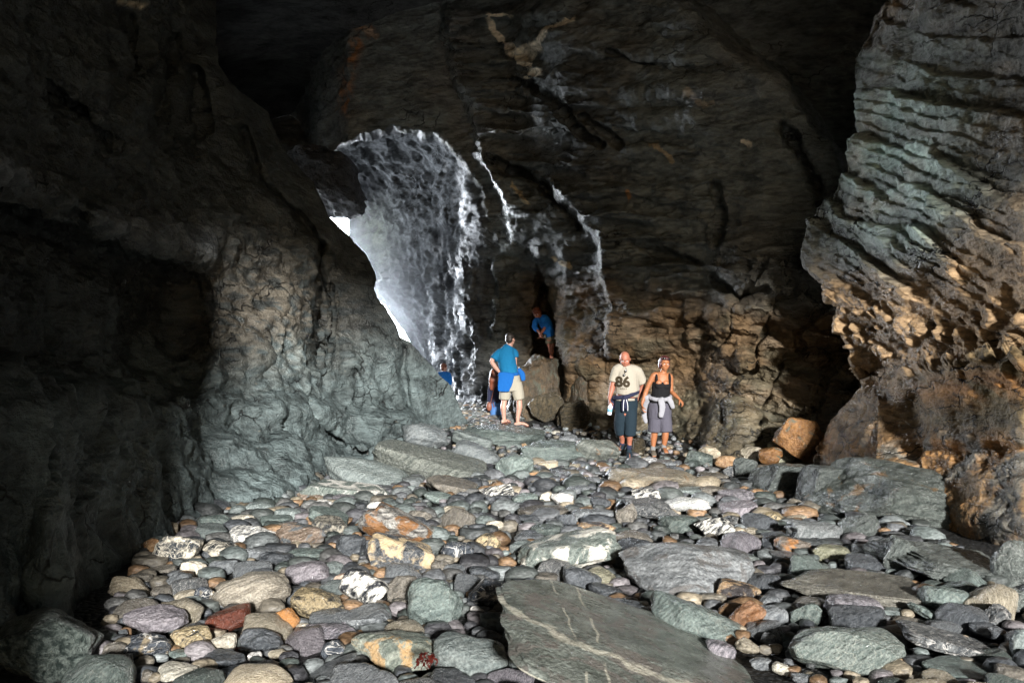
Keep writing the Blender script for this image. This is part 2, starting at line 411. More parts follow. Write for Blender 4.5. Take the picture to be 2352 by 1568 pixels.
    lowp = sst(520, 640, PY) * (1 - sst(1120, 1240, PX))
    d = d + lowp * (.22 * fbm(Pw * np.array([1.6, 1.2, .7]), 5, .6) + .05 * fbm(Pw * 6.5 + 3, 3))
    d = d + .035 * fbm(Pw * 5.0, 4) + .05 * sst(.05, .5, fbm(Pw * np.array([1.1, 1.1, 2.2]), 4)) 
    rust = sst(620, 700, PY + 30 * fbm(np.stack([PX / 60, PY / 60, PX * 0], -1), 3) - .12 * (PX - 1400)) * sst(1150, 1260, PX)
    d = d + rust * .06 * ridged(Pw * np.array([2.2, 2.2, 3.]), 4, .6)
    d = (d - d.mean()) * (1 + .1 * inside) * (1 - (1 - sst(3, 70, PX - pl)) * sst(465, 490, PY))
    Pw = Pw + N * d[..., None] * sgn
    C = np.zeros(Pw.shape) + np.array([.098, .104, .096])
    C = lerp3(C, (.10, .096, .082), sst(-.1, .4, fbm(Pw * .5, 3)))
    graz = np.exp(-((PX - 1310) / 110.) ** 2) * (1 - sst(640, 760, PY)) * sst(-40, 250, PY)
    C = lerp3(C, (.045, .047, .046), graz * .7)  # shade put into the tint where grazing daylight overlights the wall
    C = lerp3(C, (.120, .069, .028), rust * (.75 + .25 * fbm(Pw * 1.5, 3)))
    C = lerp3(C, (.055, .055, .038), rust * .6 * sst(.0, .35, fbm(Pw * np.array([1.2, 1.2, 1.8]) + 5, 4)))
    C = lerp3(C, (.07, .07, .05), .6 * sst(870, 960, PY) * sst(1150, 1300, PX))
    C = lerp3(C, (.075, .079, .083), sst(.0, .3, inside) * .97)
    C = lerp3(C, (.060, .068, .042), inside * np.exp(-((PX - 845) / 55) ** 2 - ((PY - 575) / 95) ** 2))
    C = lerp3(C, (.007, .0075, .008), inside * np.exp(-np.clip(PX - pl, 0, 400) / 34.) * sst(480, 500, PY))  # shade put into the tint beside the opening, holding its overbright edge down
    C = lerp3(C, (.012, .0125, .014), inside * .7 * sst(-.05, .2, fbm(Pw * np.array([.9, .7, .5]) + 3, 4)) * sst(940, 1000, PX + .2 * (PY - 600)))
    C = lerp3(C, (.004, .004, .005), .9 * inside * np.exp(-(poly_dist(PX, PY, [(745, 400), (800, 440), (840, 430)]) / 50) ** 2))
    C = lerp3(C, (.30, .12, .035), np.exp(-(poly_dist(PX, PY, [(842, 60), (812, 110), (798, 170), (790, 250)]) / 15) ** 2) * sst(-.25, .25, fbm(Pw * 3., 4)))
    def stain(pts, w, col, a=1.0):
        nonlocal C
        dist = poly_dist(PX, PY, pts) + 9 * fbm(np.stack([PX / 22, PY / 22, PX * 0], -1), 4)
        C = lerp3(C, col, a * (1 - sst(w * .6, w, dist)))
    cal = (.52, .44, .32)
    stain([(1118, 50), (1128, 70), (1150, 92), (1170, 112)], 9, cal); stain([(1170, 112), (1200, 122), (1232, 110)], 19, cal); stain([(1232, 105), (1258, 68), (1312, 42)], 7, cal)
    stain([(1118, 32), (1175, 42)], 6, cal); stain([(1170, 112), (1190, 138), (1216, 152)], 7, cal); stain([(1205, 170), (1228, 162)], 10, cal)
    stain([(1592, 205), (1610, 220), (1622, 240), (1640, 238)], 9, (.26, .22, .17)); stain([(1708, 326), (1722, 330)], 7, cal, .8)
    stain([(1500, 335), (1530, 350), (1545, 372)], 6, (.24, .18, .11)); stain([(1440, 440), (1438, 465)], 6, (.24, .12, .05)); stain([(1180, 430), (1215, 470)], 6, (.30, .24, .15))
    stain([(840, 70), (862, 82)], 8, (.32, .22, .15)); stain([(1270, 590), (1310, 612)], 5, (.26, .2, .12)); stain([(1218, 268), (1226, 270)], 5, (.4, .36, .3))
    wet = .45 + .3 * sst(0, .4, fbm(Pw * .9, 3)) - .75 * inside + (.12 * inside + .34) * lowp * sst(900, 1010, PX) * sst(-.15, .25, fbm(Pw * np.array([2.4, 2.4, 1.4]), 3)) + .4 * sst(860, 940, PY)
    for pts in ([(1252, 415), (1365, 535), (1400, 800)], [(1020, 10), (1090, 300), (1172, 535)], [(1226, 560), (1262, 705)]):
        wet = wet + .6 * np.exp(-(poly_dist(PX, PY, pts) / 22) ** 2)
    wet = np.clip(wet, 0, 1) * (1 - .6 * rust * (1 - sst(840, 900, PY)))
    patch = lowp * sst(905, 1010, PX) * sst(.02, .3, fbm(Pw * np.array([2.6, 2.6, 1.3]) + 2, 4))
    calm = np.clip(np.maximum(inside, .96 * np.exp(-(poly_dist(PX, PY, [(780, 345), (880, 305), (1000, 315), (1075, 360), (1100, 470), (1105, 600)]) / 34) ** 2)) * (1.0 - .22 * patch), 0, 1)
    strk = np.zeros(PX.shape)
    for pts in ([(1252, 415), (1365, 535), (1400, 800)], [(1020, 10), (1090, 300), (1172, 535)], [(1226, 560), (1262, 705)]):
        strk = np.maximum(strk, np.exp(-(poly_dist(PX, PY, pts) / 20) ** 2))
    calm = np.maximum(calm, .9 * sst(1085, 1120, PX) * (1 - sst(1500, 1700, PX)) * (1 - sst(560, 700, PY)) * (1 - strk))
    keep = ~((PX < pl) & (PY > 494 + 5 * np.sin(PX * .13) - .18 * (PX - 770))) & ~((PX < 800) & (PY > 418))
    kf = keep[:-1, :-1] & keep[1:, :-1] & keep[1:, 1:] & keep[:-1, 1:]
    F = grid_faces(len(rows), len(cols), kf)
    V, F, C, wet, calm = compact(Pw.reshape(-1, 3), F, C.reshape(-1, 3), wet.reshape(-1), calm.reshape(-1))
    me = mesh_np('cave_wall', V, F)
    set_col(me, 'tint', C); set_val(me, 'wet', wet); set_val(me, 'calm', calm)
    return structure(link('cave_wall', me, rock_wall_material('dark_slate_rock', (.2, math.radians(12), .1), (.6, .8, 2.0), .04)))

# ---------------- right wall: bedded ledges, pale above, tan and orange below
SR = [(-1700, 2300), (-600, 2150), (0, 2035), (30, 2008), (80, 1985), (130, 1962), (180, 1960), (230, 1975), (265, 1979), (330, 1965), (350, 1952), (400, 1935), (440, 1912), (458, 1890), (475, 1872),
      (520, 1858), (560, 1845), (590, 1841), (612, 1852), (650, 1902), (680, 1908), (700, 1930), (740, 1926), (790, 1945), (830, 1956), (852, 1972), (872, 1996), (890, 2000), (905, 1975), (940, 1935), (980, 1905), (1010, 1893), (1050, 1885), (1100, 1880), (1250, 1870)]
def build_right_wall():
    rows = np.concatenate([np.linspace(-1750, -60, 50), np.linspace(-50, 1260, 470), np.linspace(1270, 2300, 40)])
    u = np.concatenate([-np.linspace(1, .004, 60) ** 1.3, np.linspace(0, .5, 400), np.linspace(.505, 1, 60)])
    U, PY = np.meshgrid(u, rows)
    S = interp(SR, PY) + 5 * fbm(np.stack([PY / 26, PY * 0 + 1, PY * 0], -1), 3)
    w = np.clip(-U, 0, 1); m = np.clip(U, 0, 1)
    PX = S + (3300 - S) * m ** 1.12 + 500 * w ** 1.4
    D = interp([(1840, 13.3), (1950, 12.4), (2100, 11.1), (2352, 9.4), (2600, 9.0), (2900, 8.3), (3300, 7.4)], np.where(w > 0, S, PX))
    D = D + .5 * sst(900, 100, PY)
    gm = sst(1880, 1896, PX) * (1 - sst(2095, 2130, PX)) * sst(885, 935, PY) * (1 - sst(1085, 1130, PY))
    zg = EYE - (PY - 784) / FP * 12.0
    D = D * (1 - gm) + gm * (4.42 + .30 * zg) * FP / np.clip(PX - 1176, 690, 836)
    # the brown block and the ragged apron under it
    blk = sst(-90, 90, PX - interp([(780, 2170), (830, 2120), (900, 2105), (1000, 2080)], PY)) * sst(-8, 14, PY - interp([(2080, 850), (2120, 838), (2180, 822), (2250, 800), (2352, 790)], PX)) * (1 - sst(1000, 1040, PY))
    blk = blur(blk, 14); D = D - .45 * blk
    apron = np.clip((PY - 965 - .10 * (PX - 1950)) / 200, 0, 1.0)
    D = D - 1.35 * apron * sst(1890, 1960, PX)
    hol = np.exp(-((PX - 2005) / 38) ** 2 - ((PY - 862) / 34) ** 2)
    D = D + 1.0 * hol
    D = blur(D, 2)
    Pb = to_world(PX, PY, D)
    D2 = D + 5.0 * w ** .8
    Pw = to_world(PX, PY, D2)
    N = grid_normals(Pw); sgn = np.sign(-np.median(N[..., 1]))
    A = math.radians(30); ca, sa = math.cos(A), math.sin(A)
    Q = np.stack([Pw[..., 0] * .9 - Pw[..., 2] * .25, Pw[..., 1] + .3 * Pw[..., 2], Pw[..., 0] * .22 + Pw[..., 2] * .92 - .36 * Pw[..., 1]], -1)
    up = sst(1.6, 3.2, Pw[..., 2])
    t = Q[..., 2] / .50 + 1.0 * fbm(Q * np.array([.45, .45, .9]), 5, .45)
    led = saw(t, .12)
    t2 = Q[..., 2] / .17 + .7 * fbm(Q * np.array([1.3, 1.3, 2.]) + 4, 4)
    jag = fbm(Q * np.array([1.8, 1.8, .5]), 4)
    band = np.exp(-((PX - 2110) / 170.) ** 2) * sst(150, 260, PY)
    amp = up * (.06 + .16 * band) * sst(-.45, .15, fbm(Pw * .8 + 11, 3))
    d = .25 * fbm(Pw * .5, 3) + amp * led * (1 + .9 * jag) + .045 * up * saw(t2, .15) * (.3 + band)
    low = (1 - up)
    lump = ridged(Q * np.array([1.4, 1.4, 3.2]), 4, .6)
    nob = np.sqrt(np.clip(ridged(Q * np.array([3.2, 3.2, 5.0]) + 3, 3, .5), -.9, 1) + 1)
    flat = np.clip(blk, 0, 1)
    d = d + low * (1 - .75 * flat) * (1 - .55 * np.clip(apron, 0, 1)) * (1 - .6 * gm) * (.11 * lump + .06 * nob) + low * flat * .05 * fbm(Q * np.array([1, 1, 4.]), 4)
    mid = sst(2.9, 2.0, Pw[..., 2]) * sst(1.2, 1.8, Pw[..., 2])
    d = d - mid * .12 * sst(.15, .5, ridged(Q * np.array([2.1, 2.1, 4.2]) + 8, 2))
    d = d + .03 * fbm(Pw * 6, 4)
    d = d - d.mean()
    Pw = Pw + N * (d * np.where(w > 0, .7, 1))[..., None] * sgn
    C = np.zeros(Pw.shape) + np.array([.085, .08, .068])
    C = lerp3(C, (.34, .44, .38), np.exp(-((PX - 2070) / 150.) ** 2 - ((PY - 370) / 210.) ** 2) * (.45 + .7 * sst(.2, .9, led)))  # pale green rock, lightened further in the tint to stand in for weak daylight
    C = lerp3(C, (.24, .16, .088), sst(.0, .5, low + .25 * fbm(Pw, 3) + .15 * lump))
    C = lerp3(C, (.13, .10, .055), flat * low)
    C = lerp3(C, (.26, .12, .04), flat * low * .8 * np.exp(-((PY - 890 + .1 * (PX - 2200)) / 45.) ** 2) * sst(-.3, .2, fbm(Q * np.array([1, 1, 4.]), 3)))
    C = lerp3(C, (.27, .14, .05), sst(960, 1020, PY) * sst(-.35, .15, fbm(Pw * 1.3 + 6, 4)) * .9)
    C = lerp3(C, (.12, .13, .12), sst(960, 1020, PY) * sst(.0, .25, fbm(Pw * 1.7 + 1, 4)) * .8)
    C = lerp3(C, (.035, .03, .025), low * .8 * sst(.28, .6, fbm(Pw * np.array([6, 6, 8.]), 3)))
    wet = .3 + .15 * fbm(Pw, 3) + .9 * gm + .4 * np.exp(-((PX - 1990) / 110) ** 2 - ((PY - 990) / 100) ** 2) + .5 * sst(900, 1000, PY) + .55 * np.exp(-((PX - 2050) / 110.) ** 2)
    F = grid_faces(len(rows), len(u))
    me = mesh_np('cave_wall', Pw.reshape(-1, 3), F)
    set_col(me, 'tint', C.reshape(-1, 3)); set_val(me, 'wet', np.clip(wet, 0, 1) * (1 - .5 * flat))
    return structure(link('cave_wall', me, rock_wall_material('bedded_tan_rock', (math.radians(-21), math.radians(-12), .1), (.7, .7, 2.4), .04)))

def build_shell():
    mat = rock_wall_material('roof_rock', (.2, .3, .1), (.7, .9, 1.6), .05)
    # the lobe of rock that hangs over the far opening, close to the nose of the left wall
    V, F = stone_shape(77, 6, cuts=9, box=.35, lo=.72, sharp=14, rough=.10)
    V = V * np.array([.72, .95, .80]); c = at(748, 418, 20.3); V[:, 0] -= .35 * V[:, 2]
    P = V + np.array(c[:]); nn = V / np.linalg.norm(V, axis=1)[:, None]
    P = P + nn * (.12 * ridged(P * np.array([1.6, 1.6, 2.4]), 4, .55))[:, None]
    me = mesh_np('cave_wall', P, F); set_col(me, 'tint', np.zeros((len(P), 3)) + np.array([.05, .05, .052])); set_val(me, 'wet', np.zeros(len(P)) + .4)
    structure(link('cave_wall', me, mat))
    # roof from the mouth to the back
    xs = np.linspace(-16, 18, 90); ys = np.linspace(-9, 34, 110)
    X, Y = np.meshgrid(xs, ys)
    Z = 9.6 - .012 * (X - 1) ** 2 + .7 * fbm(np.stack([X * .2, Y * .2, X * 0], -1), 4) - .2 * sst(0, -8, Y)
    Pw = np.stack([X, Y, Z], -1)
    me = mesh_np('cave_ceiling', Pw.reshape(-1, 3), grid_faces(len(ys), len(xs)))
    set_col(me, 'tint', np.zeros((X.size, 3)) + .07); set_val(me, 'wet', np.zeros(X.size) + .3)
    structure(link('cave_ceiling', me, mat))
    # the two flanks of the cave mouth behind the viewer
    def flank(name, line, top, amp):
        n = 70; s = np.linspace(0, 1, n); v = np.linspace(0, 1, 60)
        lx = interp([(i / (len(line) - 1), p[0]) for i, p in enumerate(line)], s); ly = interp([(i / (len(line) - 1), p[1]) for i, p in enumerate(line)], s)
        lz = interp([(i / (len(line) - 1), p) for i, p in enumerate(top)], s); ln = interp([(i / (len(line) - 1), p[2]) for i, p in enumerate(line)], s)
        Pg = np.stack([lx[None] + ln[None] * v[:, None] ** 1.3, np.repeat(ly[None], 60, 0), -.4 + v[:, None] * (lz[None] + .4)], -1)
        N = grid_normals(Pg); Pg = Pg + N * (amp * fbm(Pg * .5, 4))[..., None]
        me = mesh_np(name, Pg.reshape(-1, 3), grid_faces(60, n))
        set_col(me, 'tint', np.zeros((Pg.shape[0] * n, 3)) + .075); set_val(me, 'wet', np.zeros(Pg.shape[0] * n) + .3)
        structure(link(name, me, mat))
    flank('cave_mouth', MOUTH_L, MOUTH_LT, .35)
    flank('cave_mouth', MOUTH_R, MOUTH_RT, .45)

MOUTH_L = [(-2.6, 2.9, -.3), (-1.9, 1.0, -.2), (-1.85, -.6, -.1), (-1.6, -2.0, 0), (-2.5, -3.0, -.3), (-9, -5, -1)]
MOUTH_LT = [7.0, 7.2, 7.8, 8.6, 7.6, 6.5]
MOUTH_R = [(7.6, 7.4, .8), (8.8, 3, 1), (9.5, -2, 1), (12, -8, 1), (14, -10, 1), (20, -11, 1)]
MOUTH_RT = [10, 10, 10, 9, 9, 9]

def build_ground():
    def axis(lo, hi, n, ext):
        a = np.linspace(lo, hi, n); e = np.geomspace(1, ext, 16)[1:] - 1
        return np.concatenate([lo - e[::-1], a, hi + e])
    xs = axis(-9, 10, 230, 900); ys = axis(1, 27, 300, 900)
    X, Y = np.meshgrid(xs, ys)
    Z = ground_z(X, Y) - .03 + .03 * fbm(np.stack([X * 1.3, Y * 1.3, X * 0], -1), 4)
    me = mesh_np('ground', np.stack([X, Y, Z], -1).reshape(-1, 3), grid_faces(len(ys), len(xs)))
    k = NT('wet_gravel')
    pos = k.n('ShaderNodeNewGeometry').outputs['Position']
    vo = k.n('ShaderNodeTexVoronoi'); k.l(pos, vo.inputs['Vector']); vo.inputs['Scale'].default_value = 26
    n = k.noise(pos, 5, 5)
    c = k.mix(k.step(n, .35, .65), (.018, .019, .019), (.04, .04, .038))
    c = k.mix(k.step(vo.outputs['Distance'], .1, .7), c, (.012, .012, .012))
    k.l(c, k.b.inputs['Base Color']); k.b.inputs['Roughness'].default_value = .45
    k.l(k.bump(k.math('SUBTRACT', 1.0, vo.outputs['Distance']), .05, .8), k.b.inputs['Normal'])
    structure(link('ground', me, k.m))

def build_haze():
    # haze volume added in the passage for the soft glow round the far opening
    bm = bmesh.new(); bmesh.ops.create_cube(bm, size=1.0)
    for v in bm.verts: v.co = Vector((-4.6 + v.co.x * 8.4, 22.4 + v.co.y * 13.0, 2.9 + v.co.z * 6.6))
    me = bpy.data.meshes.new('haze'); bm.to_mesh(me); bm.free()
    k = NT('thin_glow_haze'); k.t.nodes.remove(k.b)
    vs = k.n('ShaderNodeVolumeScatter'); vs.inputs['Color'].default_value = (.88, .93, 1, 1); vs.inputs['Anisotropy'].default_value = .86
    g = k.n('ShaderNodeTexCoord').outputs['Generated']; sc = k.n('ShaderNodeVectorMath', operation='SUBTRACT'); k.l(g, sc.inputs[0]); sc.inputs[1].default_value = (.5, .5, .5)
    ln = k.n('ShaderNodeVectorMath', operation='LENGTH'); k.l(sc.outputs[0], ln.inputs[0])
    k.l(k.math('MULTIPLY', k.math('SUBTRACT', 1.0, k.step(ln.outputs['Value'], .08, .5)), 0.0085), vs.inputs['Density'])
    k.l(vs.outputs[0], k.out.inputs['Volume'])
    o = link('haze', me, k.m); o['kind'] = 'stuff'

def build_sky():
    # the blown-out daylight beyond the far opening: a curved sheet of sky standing outside
    k = NT('bright_sky'); k.t.nodes.remove(k.b)
    em = k.n('ShaderNodeEmission'); em.inputs[0].default_value = (.86, .92, 1, 1); em.inputs[1].default_value = SKY_GLOW
    k.l(em.outputs[0], k.out.inputs[0])
    a = np.linspace(math.radians(92), math.radians(152), 40); z = np.linspace(-1.5, 15, 16)
    A, Z = np.meshgrid(a, z)
    P = np.stack([-2.5 + 17 * np.cos(A), 25 + 17 * np.sin(A) * .95, Z], -1)
    me = mesh_np('sky', P.reshape(-1, 3), grid_faces(len(z), len(a)))
    structure(link('sky', me, k.m))
SKY_GLOW = 75.0
# ================================================================== boulders, stones, pebbles
_ICO = {}
def ico(level):
    if level not in _ICO:
        bm = bmesh.new(); bmesh.ops.create_icosphere(bm, subdivisions=level, radius=1)
        bm.verts.ensure_lookup_table()
        V = np.array([v.co[:] for v in bm.verts]); F = np.array([[v.index for v in f.verts] for f in bm.faces]); bm.free()
        _ICO[level] = (V / np.linalg.norm(V, axis=1)[:, None], F)
    return _ICO[level]

def stone_shape(seed, level=4, cuts=7, sharp=14., box=.35, rough=.05, lo=.72, planes=None, layered=0.0):
    """unit stone: a rounded box, planed by random facets, weathered"""
    r = np.random.RandomState(seed)
    D, F = ico(level)
    p = 2 + box * 6
    rad = 1 / (np.abs(D) ** p).sum(1) ** (1 / p)
    V = D * rad[:, None]
    V = V * (1 + .10 * perlin(D * 1.1 + seed * 3.7))[:, None]
    allp = []
    for k in range(cuts):
        n = r.normal(size=3); n /= np.linalg.norm(n); allp.append((n, r.uniform(lo, 1.0)))
    for n, o in (planes or []):
        n = np.array(n, float); allp.append((n / np.linalg.norm(n), o))
    for n, o in allp:
        s = V @ n
        ex = s - o
        sm = np.log1p(np.exp(np.clip(ex * sharp, -40, 40))) / sharp
        V = V - sm[:, None] * n[None]
    nrm = V / np.linalg.norm(V, axis=1)[:, None]
    q = V + seed * 1.37
    h = .10 * perlin(q * 1.6) + rough * fbm(q * 3.2, 4)
    if layered:
        t = q @ np.array([.12, .2, 1.]) * 5
        h = h + layered * (saw(t + 1.2 * perlin(q * 1.3), .3) - .5)
    V = V + nrm * h[:, None]
    V = V / np.abs(V).max(0)[None]
    return V, F

BLq = lambda x, y: (x / 1.9216, 816 + y / 1.9216)
BRq = lambda x, y: (1224 + x / 1.9216, 816 + y / 1.9216)
MDq = lambda x, y: (1000 + x / 3.336, 680 + y / 3.336)
QUAD = {'L': (BLq, 1.9216), 'R': (BRq, 1.9216), 'M': (MDq, 3.336)}

